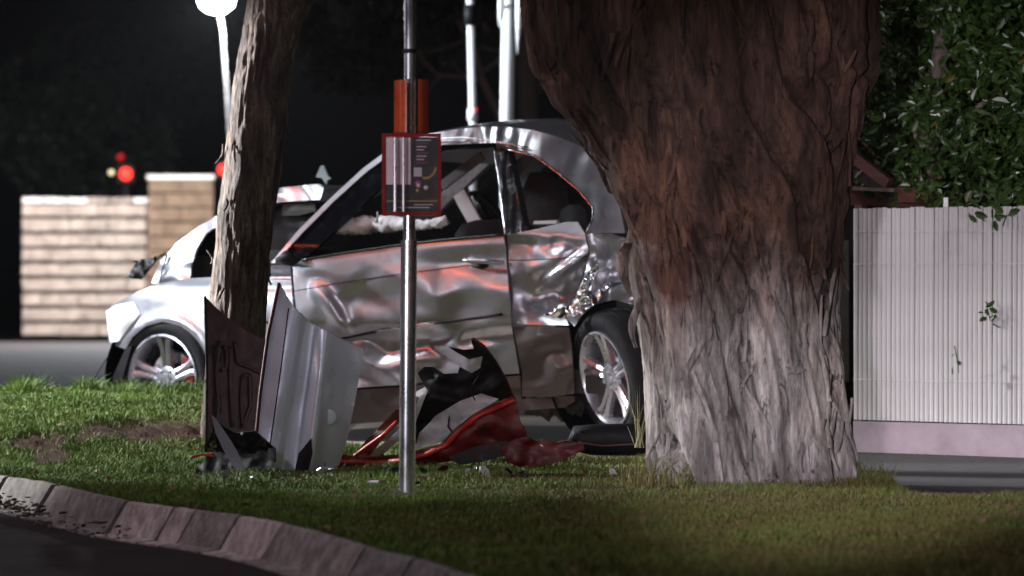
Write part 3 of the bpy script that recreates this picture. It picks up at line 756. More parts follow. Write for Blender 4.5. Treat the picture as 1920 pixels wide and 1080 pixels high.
# white posts behind the roof
def wpost(label, px0_, px1_, top, wpx, Y, broken):
    p0 = W(px0_, 240, Y); p1 = W(px1_, top, Y); r = wpx/2/F*Y
    t = thing('white_post', label, 'post', (p0.x, Y, -.03))
    mb = MB(); mb.tube([(p0.x, Y, -.03), p0, p1], [r, r, r*1.0], 14); mb.build('shaft', M['white'], t)
    return t, r
t, r = wpost('thin white post with a dark clamp near its top, behind the car roof', 887, 880, -60, 15, 27.5, 0)
mb = MB(); q = W(881, 28, 27.5); mb.tube([q+Vector((0, 0, -.07)), q+Vector((0, 0, .07))], r*1.5, 12); mb.build('clamp', M['black'], t)
mb = MB(); q = W(886, 215, 27.5); mb.tube([q+Vector((0, 0, -.04)), q+Vector((0, 0, .04))], r*1.35, 12); mb.build('collar', M['white'], t)
mb = MB(); q = W(893, 205, 27.45); mb.box(q, (.018, .02, .03)); mb.build('reflector', M['dimred'], t, False)  # emission stands in for the red light the reflector returns
t, r = wpost('thick white post with splintered sheathing, behind the car roof', 950, 955, -80, 27, 27.0, 1)
for pts, r0 in (([(941, -60), (939, 30), (936, 52)], .026), ([(974, -60), (973, 40), (970, 102)], .030)):
    mb = MB(); mb.tube([W(a, b, 26.85) for a, b in pts], [r0, r0*.8, .003], 8); mb.build('splinter', M['white'], t)
mb = MB(); q = W(955, 12, 27.0); mb.tube([q+Vector((-.07, -.05, -.006)), q+Vector((0, -.075, 0)), q+Vector((.08, -.06, .003))], .006, 6); mb.build('wire_band', M['darkred'], t)

# ------------------------------------------------------------------ the wrecked car (own frame: u forward, v outward to the left side, w up)
al = R(30); CO = Vector((.467, 20.0, 0)); hu = Vector((-math.cos(al), math.sin(al), 0)); nu = Vector((-math.sin(al), -math.cos(al), 0))
def CW(u, v, w_): return CO+hu*u+nu*v+Vector((0, 0, w_))
def onv(px, py, v):
    d = Vector(((px-HX)/F, 1, -(py-HY)/F)); C = Vector((0, 0, CH))
    t = (v+(CO-C).dot(nu))/d.dot(nu); return C+d*t
def uw(P): q = P-CO; return q.dot(hu), P.z
def base_v(u, w_):
    v = -.05*((w_-.55)/.45)**2 if w_ < 1.0 else -.05-(w_-1.0)*.42
    v -= .09*max(0, u-2.3)**2
    v -= .10*max(0, .05-u)**1.5
    return v
def tri(x, y, s):
    x += .45*noise.noise(Vector((x*.7, y*.7, s))); y += .45*noise.noise(Vector((x*.7, y*.7, s+9)))
    k = (x+y)*.366; i = math.floor(x+k); j = math.floor(y+k); fx = x+k-i; fy = y+k-j
    h = lambda a, b: random.Random(a*7349+b*9151+int(s*77)).random()
    if fx > fy: return h(i, j)*(1-fx)+h(i+1, j)*(fx-fy)+h(i+1, j+1)*fy
    return h(i, j)*(1-fy)+h(i, j+1)*(fy-fx)+h(i+1, j+1)*fx
def rg(x, y, s): return 1-min(1, abs(noise.noise(Vector((x, y, s))))*2.6)
def solver(df, extra=0.0):
    def f(px, py):
        dd = df(px, py)+extra if df else extra; v = -.05
        for _ in range(5):
            P = onv(px, py, v); u, w_ = uw(P); v = base_v(u, w_)+dd
        return onv(px, py, v)
    return f
def thick(t): return lambda P: P-nu*t
def cpan(name, poly, mat, df=None, extra=0, t=.012, step=9, parent=None, angle=None):
    return sheet(poly, solver(df, extra), thick(t), step).build(name, mat, parent, True, angle)
car = thing('wrecked_car', 'crashed silver sedan with crumpled doors and a missing nose, standing behind the paperbark tree', 'car', CW(1.3, -.8, 0))

def d_front(px, py):
    x, y = px/210, py/150
    d = .040*tri(x*1.2+.3, y*1.8, 1.7)+.010*tri(x*4, y*4, 5.2)-.01
    lo = sm(600, 640, py); d -= .075*lo*(.35+.65*math.sin((px-560)/420*3.14)**2)*sm(780, 690, py)
    d += .06*lo*tri(px/75, py/42, 8.1)-.02*lo
    # push from the front lower corner, a soft diagonal fold
    s = (px-600)-(py-545)*.62; d += .028*math.exp(-(s/16)**2)*sm(520, 560, py)*sm(650, 610, py)
    d -= .02*math.exp(-((px-700)/70)**2-((py-560)/34)**2)
    d -= .025*math.exp(-((px-880)/50)**2-((py-560)/45)**2)
    return (d-.03)*sm(490, 540, py+((px-548)*.13))*sm(552, 590, px)
def d_rear(px, py):
    x, y = px/95, py/95
    k = .35+.65*sm(960, 1080, px)
    d = k*(.085*tri(x*1.3+.6, y*1.5, 2.3)+.035*tri(x*3.1, y*3.3, 6.1))-.02
    d -= .12*math.exp(-((px-1040)/48)**2-((py-545)/40)**2)
    s = (py-480)-(1090-px)*.75; d += .05*math.exp(-(s/11)**2)*sm(985, 1040, px)*sm(1125, 1085, px)
    return (d-.05)*sm(436, 462, py)*(.3+.7*sm(700, 600, py))
def d_quart(px, py):
    x, y = px/60, py/60
    return -.10*sm(1100, 1160, px)*sm(430, 500, py)+.08*tri(x*1.2, y*1.2, 4.4)+.04*tri(x*3, y*3, 7)-.06
def d_fender(px, py):
    d = .006*noise.noise(Vector((px/60, py/60, 3)))
    r = math.hypot((px-308)/.80, py-711); d += .018*math.exp(-((r-114)/9)**2)
    d -= .05*sm(240, 200, px)
    d -= .06*math.exp(-((py-520)/14)**2)
    return d
cpan('front_wing', [(203, 594), (197, 583), (213, 570), (255, 548), (300, 531), (350, 522), (395, 520), (450, 512), (512, 497), (545, 499), (548, 560), (560, 640), (572, 735), (572, 770), (500, 775), (392, 775), (388, 735), (390, 700), (384, 668), (366, 634), (340, 612), (305, 603), (272, 612), (248, 632), (236, 655), (205, 645), (201, 620)], M['silver'], d_fender, step=8, parent=car)
hl = cpan('headlight', [(199, 584), (218, 572), (250, 566), (262, 588), (240, 615), (222, 640), (206, 642), (202, 615)], M['white'], lambda a, b: .0+.03*math.exp(-((a-228)/25)**2-((b-603)/25)**2), -.0, .05, 7, car)
fd = cpan('front_door', [(549, 500), (566, 487), (640, 475), (760, 458), (850, 448), (944, 440), (948, 470), (952, 520), (957, 600), (966, 650), (974, 700), (900, 706), (760, 721), (650, 728), (575, 736), (563, 640), (553, 560)], M['silver'], d_front, step=7, parent=car)
rd = cpan('rear_door', [(951, 440), (1003, 430), (1040, 421), (1062, 416), (1083, 416), (1096, 438), (1104, 470), (1092, 520), (1075, 560), (1058, 592), (1066, 610), (974, 608), (961, 600), (956, 540), (953, 480)], M['silver'], d_rear, step=5.5, parent=car)
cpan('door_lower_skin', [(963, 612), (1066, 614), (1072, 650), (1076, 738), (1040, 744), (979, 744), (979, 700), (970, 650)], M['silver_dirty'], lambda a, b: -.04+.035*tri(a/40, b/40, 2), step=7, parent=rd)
cpan('quarter_panel', [(1099, 438), (1145, 438), (1170, 446), (1215, 452), (1300, 470), (1440, 480), (1440, 720), (1240, 720), (1236, 640), (1220, 600), (1188, 572), (1150, 562), (1118, 570), (1092, 588), (1077, 612), (1062, 598), (1078, 560), (1094, 522), (1106, 472)], M['silver'], d_quart, step=8, parent=car)
# torn bright fold standing off the rear door edge
cpan('torn_skin', [(1020, 590), (1040, 580), (1070, 572), (1088, 540), (1100, 512), (1118, 496), (1126, 500), (1108, 530), (1112, 552), (1138, 530), (1146, 532), (1128, 560), (1096, 584), (1072, 594), (1040, 597)], M['chrome'], lambda a, b: .02+.05*rg(a/22, b/26, 3.3), .02, .004, 5, rd)
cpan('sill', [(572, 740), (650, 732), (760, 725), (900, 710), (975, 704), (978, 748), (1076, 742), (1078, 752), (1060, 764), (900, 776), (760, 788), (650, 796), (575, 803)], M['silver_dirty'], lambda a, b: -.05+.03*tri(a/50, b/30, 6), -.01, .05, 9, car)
bs = MB()
for i in range(26):
    a = 985+random.random()*110; b = 750+random.random()*20
    bs.box(onv(a, b, -.15-random.random()*.3), (.05+random.random()*.06, .08, .03+random.random()*.05), Matrix.Rotation(random.random(), 3, 'Y'), .012)
bs.build('underbody_debris', M['under'], car, False)['kind'] = 'stuff'

# pillars, rails, roof
cpan('front_pillar', [(508, 493), (560, 431), (620, 371), (680, 316), (722, 285), (760, 268), (760, 276), (724, 295), (687, 322), (626, 377), (566, 437), (515, 493)], M['silver'], None, .0, .03, 8, car)
cpan('window_frame', [(517, 493), (567, 439), (628, 378), (688, 323), (726, 296), (764, 279), (830, 272), (925, 268), (925, 277), (832, 283), (778, 302), (728, 338), (668, 396), (610, 450), (572, 484), (546, 498)], M['frame_black'], None, -.012, .03, 8, fd)
def d_rail(px, py): return .020*rg(px/26, py/60, 1.2)*math.exp(-((px-930)/60)**2)+.01*noise.noise(Vector((px/50, py/50, 2)))-.20*sm(1000, 1170, px)+.10*max(0, (455-py)/375)*sm(985, 1100, px)
cpan('roof_rail', [(762, 267), (800, 252), (850, 243), (900, 238), (950, 238), (1000, 244), (1045, 256), (1095, 276), (1136, 316), (1160, 376), (1172, 437), (1101, 437), (1114, 405), (1109, 388), (1088, 357), (1048, 322), (1004, 290), (951, 275), (925, 267), (830, 271), (764, 282)], M['silver'], d_rail, .012, .03, 6, car)
cpan('middle_pillar', [(926, 276), (952, 279), (968, 350), (985, 437), (951, 440), (945, 438), (938, 350)], M['trim'], lambda a, b: .012*rg(a/12, b/90, 4), -.015, .06, 5, car)
def cline(name, pts, r, mat, parent, v=.0, df=None):
    f = solver(df, v); mb = MB(); out = []
    for (a, b) in zip(pts, pts[1:]):
        for k in range(6): t = k/6; out.append(f(a[0]+(b[0]-a[0])*t, a[1]+(b[1]-a[1])*t))
    out.append(f(*pts[-1])); mb.tube(out, r, 6); return mb.build(name, mat, parent)
cline('rear_window_trim', [(951, 280), (1003, 293), (1047, 325), (1087, 359), (1112, 390), (1112, 407), (1099, 437)], .006, M['chrome'], rd, .012)
cline('window_trim', [(926, 277), (938, 350), (947, 440)], .005, M['chrome'], fd, .012)
cline('window_trim', [(800, 262), (870, 258), (940, 268), (990, 276)], .005, M['chrome'], car, .03)
cline('window_trim', [(566, 488), (640, 475), (760, 458), (850, 448), (945, 440)], .007, M['trim'], fd, .004)
cline('rub_strip', [(642, 634), (700, 622), (705, 621)], .010, M['black'], fd, -.005, d_front)
cline('rub_strip', [(705, 620), (760, 612), (812, 606)], .008, M['chrome'], fd, -.0, d_front)
cline('rub_strip', [(815, 606), (850, 602), (942, 589)], .008, M['black'], fd, -.0, d_front)
cline('crease_shade', [(549, 546), (640, 530), (760, 512), (860, 500), (945, 489)], .0022, M['black'], fd, .001, d_front)  # black line painting the shade of the pressed body line
cline('crease_shade', [(953, 488), (1000, 487), (1060, 484), (1100, 480)], .0022, M['black'], rd, .001, d_rear)
cline('door_gap', [(948, 440), (952, 500), (958, 600), (968, 650), (977, 705)], .005, M['black'], car, -.02, d_front)
# door handle: grip with its cup
f = solver(d_front, .035); mb = MB(); mb.tube([f(868, 487), f(880, 489), f(912, 490), f(943, 492)], [.008, .013, .014, .009], 10); mb.build('handle', M['silver'], fd)
f = solver(d_front, -.0); mb = MB(); mb.tube([f(885, 497), f(905, 500), f(915, 497)], [.01, .018, .008], 10); mb.build('handle_cup', M['black'], fd)

# roof skin: left rail to right rail with a crown, buckled upward by the crash
rl = [(715, 292), (760, 268), (800, 253), (850, 244), (900, 239), (950, 239), (1000, 245), (1045, 257), (1095, 277), (1136, 317)]
mb = MB(); NV = 14; rows = []; f0 = solver(d_rail, .010)
rlp = []
for a, b in zip(rl, rl[1:]):
    for k in range(4): t = k/4; rlp.append(f0(a[0]+(b[0]-a[0])*t, a[1]+(b[1]-a[1])*t))
rlp.append(f0(*rl[-1]))
for i, P in enumerate(rlp):
    q = P-CO; u, v, z = q.dot(hu), q.dot(nu), q.z
    row = []
    for j in range(NV+1):
        t = j/NV; vv = v+(-1.8-2*v)*t; cr = .062*math.sin(math.pi*t)**.8*(sm(0, 10, i))
        bk = .012*noise.noise(Vector((u*3, vv*3, 0)))*math.sin(math.pi*t)
        row.append(CW(u+.05*math.sin(math.pi*t)*(1 if i < 8 else 0), vv, z+cr+bk))
    rows.append(row)
vs = [p for r_ in rows for p in r_]; n_ = NV+1
fs = [(i*n_+j, i*n_+j+1, (i+1)*n_+j+1, (i+1)*n_+j) for i in range(len(rows)-1) for j in range(NV)]
mb.add(vs, fs); mb.add([p-Vector((0, 0, .015)) for p in vs], [tuple(reversed(q)) for q in fs])
mb.build('roof', M['silver'], car)

# windscreen and rear glass
def loft(name, ptsL, v2, mat, parent, bow=.08, nn=10, fwd=1):
    vs = []; 
    for P in ptsL:
        q = P-CO; u, v, z = q.dot(hu), q.dot(nu), q.z
        for j in range(nn+1):
            t = j/nn; vs.append(CW(u+fwd*bow*math.sin(math.pi*t), v+(v2-v)*t, z))
    n_ = nn+1
    mb = MB(); mb.add(vs, [(i*n_+j, i*n_+j+1, (i+1)*n_+j+1, (i+1)*n_+j) for i in range(len(ptsL)-1) for j in range(nn)])
    return mb.build(name, mat, parent)
f = solver(None, -.01)
loft('windscreen', [f(*p) for p in ((512, 492), (560, 433), (620, 373), (680, 319), (722, 289))], -1.62, M['cracked'], car, .10)
loft('rear_window', [f(*p) for p in ((1138, 320), (1162, 380), (1176, 437), (1190, 450))], -1.6, M['glass'], car, .08, 8, -1)
# far side body: door shells and pillars
def cbox(mb, u, v, w_, su, sv, sw, tilt=0):
    m = Matrix((hu, nu, Vector((0, 0, 1)))).transposed()
    if tilt: m = m @ Matrix.Rotation(tilt, 3, 'Y')
    return mb.box(CW(u, v, w_), (su, sv, sw), m)
mb = MB(); cbox(mb, 1.2, -1.74, .62, 3.2, .06, .72); mb.build('far_side_body', M['lining'], car, False)
mb = MB(); cbox(mb, .8, -.9, .30, 3.9, 1.60, .12); mb.build('floor_pan', M['under'], car, False)
mb = MB(); cbox(mb, 2.35, -.95, .66, .8, 1.25, .56); cbox(mb, 2.3, -.8, .95, .4, .8, .08); mb.build('engine', M['under'], car, False)
mb = MB(); cbox(mb, -.55, -.95, .66, 1.3, 1.3, .70); mb.build('boot_floor', M['under'], car, False)
mb = MB(); cbox(mb, 2.05, -.9, .84, .30, 1.5, .26); mb.build('dashboard', M['seat'], car, False)
def bar(name, px0_, py0_, px1_, py1_, v, wd, th, mat, v2=None):
    a, b = onv(px0_, py0_, v), onv(px1_, py1_, v if v2 is None else v2)
    plank(name, a, b, wd, th, mat, car)
bar('far_front_pillar', 790, 415, 928, 284, -1.55, .075, .05, M['lining'])
bar('windscreen_header', 726, 292, 930, 276, -.32, .05, .04, M['lining'], -1.5)
bar('far_middle_pillar', 1030, 285, 1012, 420, -1.6, .07, .05, M['lining'])
bar('far_rear_pillar', 978, 345, 1015, 300, -1.3, .06, .05, M['white'])
bar('far_rear_pillar', 1045, 335, 1105, 430, -1.5, .06, .05, M['lining'])
bar('sun_visor', 862, 362, 898, 428, -.95, .075, .02, M['white'])
bar('roof_lining_flap', 828, 350, 905, 292, -.7, .05, .02, M['lining'])
bar('window_ledge', 1003, 417, 1046, 416, -.18, .018, .03, M['white'])
# seats
def seat(cx, cy, v, hw, hh, tilt, label=None):
    poly = [(cx-hw, cy+hh), (cx-hw*1.0, cy-hh*.2), (cx-hw*.75, cy-hh*.75), (cx-hw*.2, cy-hh), (cx+hw*.45, cy-hh), (cx+hw*.8, cy-hh*.7), (cx+hw, cy+hh)]
    s = sheet(poly, lambda a, b: onv(a, b, v+.03*math.cos((a-cx)/hw*1.4)), thick(.42), 9)
    return s.build('seat', M['seat'], car)
s1 = seat(1028, 392, -.55, 44, 56, 0)
seat(1075, 420, -.4, 30, 36, 0); seat(905, 446, -.35, 52, 34, 0)
for (px, py, v) in ((1018, 350, -.6),):
    mb = MB(); mb.tube([onv(px-22, py+12, v), onv(px-14, py-8, v), onv(px+14, py-8, v), onv(px+24, py+14, v)], [.05, .06, .06, .05], 10); mb.build('headrest', M['seat'], s1)
# steering wheel
c_ = onv(915, 412, -1.15); mb = MB(); pts = []
ax = (hu*-.85+Vector((0, 0, .5))).normalized(); e1 = nu; e2 = ax.cross(e1).normalized()
pts = [c_+(e1*math.cos(k/24*6.2832)+e2*math.sin(k/24*6.2832))*.17 for k in range(25)]
mb.tube(pts, .015, 8); mb.tube([c_+e1*.16, c_, c_-e1*.16], .02, 8); mb.tube([c_, c_-e2*.16], .018, 8); mb.lathe([(0, .06), (.03, .05), (.04, .001)], 16, None) if False else None
mb.build('steering_wheel', M['trim'], car)
# deflated curtain airbag lying along the door top
mb = MB(); pts = []; rs = []
for k in range(70):
    t = k/69; px = 622+t*215; py = 427-10*t-8*math.sin(t*6.0)*t-6*t*t
    pts.append(onv(px, py, -.13-.06*math.sin(t*5))); rs.append((.020+.024*math.sin(min(1, t*1.3)*2.6+.4))*(1+.25*noise.noise(Vector((t*9, 1, 2)))))
mb.tube(pts, rs, 18)
mb.v = [tuple(Vector(v)+Vector((noise.noise(Vector(v)*45), 0, noise.noise(Vector(v)*60+Vector((5, 5, 5)))))*.016) for v in mb.v]
mb.build('curtain_airbag', M['bag'], car)
for i in range(5):
    a = 700+random.random()*12; mb = MB(); mb.tube([onv(a, 418, -.12), onv(a+random.uniform(-5, 5), 404-random.random()*8, -.12)], [.006, .001], 5); mb.build('airbag_shred', M['bag'], car)
# door mirror stub
mb = MB(); mb.tube([solver(None, .02)(522, 488), solver(None, .08)(536, 482), solver(None, .07)(556, 490)], [.02, .035, .014], 10); mb.build('mirror_stub', M['black'], fd)

# buckled bonnet: side skin and top sweep, dark gap beneath
def v_bon(px, py): return -.14+.05*rg(px/70, py/70, 3)*.5-.10*sm(380, 560, px)
bsd = [(284, 531), (292, 508), (303, 488), (330, 456), (370, 426), (412, 402), (470, 375), (525, 352), (598, 345), (607, 352), (600, 374), (525, 379), (470, 395), (415, 418), (386, 438), (369, 466), (358, 500), (356, 527), (322, 533)]
bon = cpan('bonnet', bsd, M['silver'], v_bon, 0, .02, 7, car)
tp = [(284, 531), (292, 508), (303, 488), (330, 456), (370, 426), (412, 402), (470, 375), (525, 352), (598, 345)]
f = solver(v_bon, -.004); loft('bonnet_top', [f(*p)-Vector((0, 0, .004)) for p in tp], -1.45, M['silver'], bon, .0)
cline('bonnet_edge_gap', [(300, 531), (303, 512), (313, 478)], .006, M['black'], bon, .012, v_bon)
cpan('engine_bay', [(352, 528), (360, 470), (388, 440), (416, 420), (470, 398), (540, 381), (604, 378), (600, 400), (545, 455), (505, 497), (400, 518)], M['black'], None, -.30, .25, 12, car)
cpan('vent_mesh', [(530, 383), (590, 380), (592, 396), (560, 404), (528, 404)], M['under'], lambda a, b: .004*math.sin(a*1.1)*math.sin(b*1.1), -.26, .01, 2.8, car)
for poly in ([(237, 522), (250, 500), (262, 486), (300, 480), (288, 492), (262, 524)], [(247, 487), (262, 490), (310, 474), (296, 484), (262, 498)]):
    cpan('grille_fragment', poly, M['black'], lambda a, b: .03*rg(a/12, b/12, 1), -.35, .02, 5, car)
# dangling wiper with a pale broken blade tip
mb = MB(); mb.tube([onv(560, 395, -.7), onv(600, 372, -.72), onv(612, 345, -.72)], .004, 6); wp = mb.build('wiper', M['black'], car)
cpan('blade_tip', [(592, 332), (601, 311), (606, 310), (614, 330), (620, 334), (613, 338), (611, 347), (604, 334)], M['shard'], None, -.6, .01, 6, wp)
# hanging wire at the nose
mb = MB(); mb.tube([onv(212, 655, -.1), onv(200, 672, -.05), onv(182, 700, .05), onv(165, 722, .3), onv(156, 745, .5)], .004, 6); mb.build('hanging_wire', M['black'], car)
cpan('bumper_flap', [(236, 652), (247, 648), (232, 700), (222, 738), (207, 742), (214, 700)], M['black'], None, .02, .03, 8, car)

def wheel(center, n, label, rt=.335, rr=.245):
    n = Vector(n).normalized(); up = Vector((0, 0, 1)); up = (up-n*up.dot(n)).normalized(); sd = up.cross(n)
    m = Matrix((n, sd, up)).transposed(); c = Vector(center)
    e = bpy.data.objects.new('wheel', None); e.location = c-wloc(car); put(e, car); e['label'] = label
    def add(name, mb, mat, ang=40):
        mb.v = [tuple(m@Vector(v)+c) for v in mb.v]; return mb.build(name, mat, e, True, ang)
    mb = MB(); pr = [(-.215, rr-.005), (-.228, rt-.05), (-.215, rt-.018), (-.19, rt-.004), (-.16, rt), (-.155, rt-.007), (-.15, rt), (-.115, rt+.002), (-.11, rt-.006), (-.105, rt+.002), (-.07, rt), (-.065, rt-.007), (-.06, rt), (-.025, rt-.006), (-.004, rt-.022), (.006, rt-.05), (.003, rr+.02), (-.008, rr)]
    mb.lathe(pr, 64); add('tyre', mb, M['rubber'], 50)
    mb = MB(); mb.lathe([(-.008, rr), (.004, rr-.001), (.006, rr-.010), (-.004, rr-.018), (-.03, rr-.026), (-.06, rr-.036), (-.20, rr-.03), (-.215, rr)], 64); add('rim', mb, M['alloy'], 35)
    for k in range(5):
        th = k/5*6.2832+.35
        mb = MB()
        for sg in (-1, 1):
            rs_ = [(.045, .018, -.030, .016), (.10, .017, -.030, .017), (.17, .021, -.022, .018), (rr-.022, .034, -.010, .021)]
            vs = []
            for (r_, off, x_, hw) in rs_:
                for y_, dx in ((-hw*.9, -.006), (0, .004), (hw*.9, -.006), (hw, -.03), (-hw, -.03)):
                    a = th; yy = sg*off+y_
                    vs.append((x_+dx, math.cos(a)*r_-math.sin(a)*yy, math.sin(a)*r_+math.cos(a)*yy))
            fs = []
            for i in range(3):
                for j in range(5): fs.append((i*5+j, i*5+(j+1) % 5, (i+1)*5+(j+1) % 5, (i+1)*5+j))
            mb.add(vs, fs)
        add('spoke', mb, M['alloy'], 40)
    mb = MB(); mb.lathe([(-.05, .075), (-.028, .072), (-.022, .05), (-.024, .034), (-.014, .030), (-.012, .001)], 32)
    add('hub', mb, M['alloy'], 40)
    for k in range(5):
        th = k/5*6.2832+.35+.63; mb = MB(); mb.lathe([(-.03, .009), (-.016, .009), (-.014, .001)], 8); mb.v = [(x, y+math.cos(th)*.055, z+math.sin(th)*.055) for x, y, z in mb.v]; add('wheel_nut', mb, M['galv'])
    mb = MB(); mb.lathe([(-.10, .001), (-.085, .15), (-.10, .155), (-.12, .001)], 40); add('brake_disc', mb, M['galv'])
    mb = MB(); mb.box((-.095, .12, .05), (.06, .07, .13)); add('brake_caliper', mb, M['red'])
wheel(onv(305, 712, -.02), (-.60, -.795, -.03), 'front wheel sunk behind the grass')
wheel(onv(1134, 711, .03), (-.865, -.45, -.21), 'rear wheel twisted out of line on its broken axle')
# wheel houses
for (px, py, r_, nm) in ((308, 711, .40, 'front_wheel_liner'), (1165, 690, .44, 'rear_wheel_liner')):
    c_ = onv(px, py, -.06); m = Matrix((nu, hu, Vector((0, 0, 1)))).transposed(); mb = MB()
    mb.lathe([(0, r_*.98), (-.45, r_*.98), (-.45, .001)], 40); mb.v = [tuple(m@Vector(v)+c_) for v in mb.v]
    mb.v = [(x, y, max(z, .02)) for x, y, z in mb.v]; mb.build(nm, M['black'], car)

# ------------------------------------------------------------------ loose wreckage on the grass
def ysheet(name, poly, Yf, mat, parent, t=.012, step=8, angle=None):
    return sheet(poly, lambda a, b: W(a, b, Yf(a, b)), lambda P: P+Vector((0, t, 0)), step).build(name, mat, parent, True, angle)
bt = thing('detached_bonnet', 'silver folded bonnet panel standing upright on the grass left of the steel pole', 'car bonnet', (W(570, 885, 17.05).x, 17.1, 0))
def yb(px, py):
    xl = 545-(py-590)*.165; xr = 612-(py-620)*.12; Y = 17.05+(885-py)*.00035
    if px < xl: Y += (xl-px)*.0011
    Y += .04*math.exp(-((px-xr)/14)**2)*-1*sm(600, 720, py)
    if px > xr: Y += (px-xr)*.0012+((px-xr)/70)**2*.07
    g_ = xl+28; Y += .016*(sm(g_-10, g_+4, px)-sm(xr-26, xr-12, px))
    return Y+.006*noise.noise(Vector((px/40, py/60, 1)))
ysheet('outer_skin', [(523, 530), (545, 569), (580, 604), (635, 633), (683, 652), (674, 705), (664, 760), (650, 825), (636, 872), (600, 888), (545, 888), (500, 882), (478, 838), (488, 735), (502, 630)], yb, M['panel_silver'], bt, .02, 7)
def yline(name, pts, Yf, off, r, mat, parent):
    out = []
    for a, b in zip(pts, pts[1:]):
        for k in range(5): t = k/5; x, y = a[0]+(b[0]-a[0])*t, a[1]+(b[1]-a[1])*t; out.append(W(x, y, Yf(x, y)+off))
    out.append(W(*pts[-1], Yf(*pts[-1])+off)); mb = MB(); mb.tube(out, r, 6); return mb.build(name, mat, parent)
yline('seam', [(541, 578), (528, 680), (514, 780), (506, 835)], yb, -.001, .0028, M['black'], bt)
yline('folded_hem', [(523, 530), (502, 630), (488, 735), (478, 838)], yb, -.004, .008, M['darkred'], bt)  # dark red edge paints the red lamp's reflection on the silver
yline('folded_hem', [(523, 532), (545, 571), (580, 606), (635, 635), (683, 654)], yb, .006, .005, M['silver'], bt)
mb = MB(); q = W(616, 782, yb(616, 782)-.002); mb.lathe([(0, .034), (-.0008, .034), (-.0012, .030), (-.0016, .028), (-.0016, .001)], 32, Matrix.Rotation(R(90), 3, 'Z')); mb.v = [(x+q.x, -abs(y)+q.y, z+q.z) for x, y, z in mb.v]; mb.build('round_badge', M['panel_silver'], bt)
ysheet('dark_insert', [(583, 822), (586, 850), (578, 884), (552, 884), (560, 850)], lambda a, b: yb(a, b)-.012, M['black'], bt, .01, 7)

ip = thing('inner_panel', 'dark ribbed underside panel of a bonnet standing beside the slim tree foot', 'car panel', (W(430, 850, 17.4).x, 17.4, 0))
yi = lambda a, b: 17.35+(a-384)*.0012+.01*rg(a/30, b/50, 2)+(850-b)*.0003
M['inner_redlit'] = simple('dark_underside_redlit', (.06, .024, .024), .55, .2, var=.4, bump=.4, scale=8)  # dark underside with red lamp light painted into its colour
ysheet('skin', [(384, 555), (402, 574), (430, 598), (465, 622), (500, 638), (500, 700), (490, 780), (480, 845), (440, 850), (386, 848), (388, 700)], yi, M['inner_redlit'], ip, .012, 8)
for pts in ([(412, 640), (405, 700), (410, 760), (406, 800)], [(440, 640), (445, 680), (470, 690), (490, 700)], [(455, 705), (468, 702), (470, 760), (455, 800), (452, 750), (455, 705)], [(432, 650), (432, 720), (436, 800)], [(418, 650), (425, 655), (425, 690), (415, 695)]):
    yline('stiffening_rib', pts, yi, -.008, .009, M['inner_redlit'], ip)
for (a, b) in ((408, 665), (408, 760)):
    ysheet('opening', [(a-7, b-16), (a+6, b-18), (a+7, b+14), (a-6, b+16)], lambda x, y: yi(x, y)-.012, M['black'], ip, .006, 6)
yline('edge', [(384, 555), (388, 700), (386, 848)], yi, -.003, .006, M['black'], ip)

bd = thing('black_plastic_debris', 'heap of torn black plastic with a thin silver shard, in front of the dark ribbed panel', 'debris', (W(430, 900, 16.6).x, 16.7, 0))
yd = lambda a, b: 16.55+(905-b)*.006+.05*rg(a/25, b/25, 7)
ysheet('torn_liner', [(360, 915), (368, 882), (392, 852), (420, 838), (455, 842), (516, 840), (517, 866), (486, 890), (452, 892), (428, 884), (398, 905), (378, 921)], yd, M['black'], bd, .05, 8)
ysheet('torn_liner', [(386, 838), (398, 810), (400, 786), (420, 800), (440, 812), (478, 808), (516, 842), (470, 856), (420, 850)], lambda a, b: 16.95+.04*rg(a/18, b/18, 3), M['black'], bd, .05, 8)
ysheet('silver_shard', [(397, 779), (403, 783), (425, 815), (446, 848), (463, 890), (455, 894), (440, 880), (420, 846), (404, 812)], lambda a, b: 16.48+(895-b)*.0012, M['silver'], bd, .01, 7)
yline('torn_edge', [(358, 857), (380, 852), (402, 856)], lambda a, b: 16.6, 0, .006, M['red'], bd)
ysheet('white_glint', [(392, 832), (404, 822), (407, 838), (396, 842)], lambda a, b: 16.7, M['chrome'], bd, .01, 5)  # small white glint made as a bright chip

rb = thing('red_bumper', 'torn red bumper cover with grey insert lying crumpled on the grass beside the steel pole', 'bumper', (W(800, 870, 17.5).x, 17.5, 0))
def yr(a, b): return 17.45+.06*noise.noise(Vector((a/90, b/60, 2)))-.07*tri(a/48, b/30, 5)-(b-860)*-.001
ysheet('red_skin', [(600, 853), (612, 846), (660, 855), (700, 856), (750, 852), (790, 842), (828, 832), (852, 806), (880, 782), (912, 764), (945, 748), (966, 744), (976, 790), (985, 812), (976, 838), (940, 850), (905, 842), (862, 862), (812, 870), (745, 878), (660, 883), (620, 880), (602, 868)], yr, M['darkred'], rb, .03, 7)
yline('rolled_lip', [(604, 858), (640, 866), (700, 868), (750, 864), (800, 852), (838, 834), (862, 806), (900, 778), (945, 758), (966, 750)], yr, -.012, .013, M['red'], rb)
ysheet('grey_insert', [(778, 842), (786, 812), (820, 778), (862, 752), (902, 738), (935, 748), (905, 766), (870, 786), (846, 810), (826, 830)], lambda a, b: yr(a, b)+.03, M['insert'], rb, .02, 8)
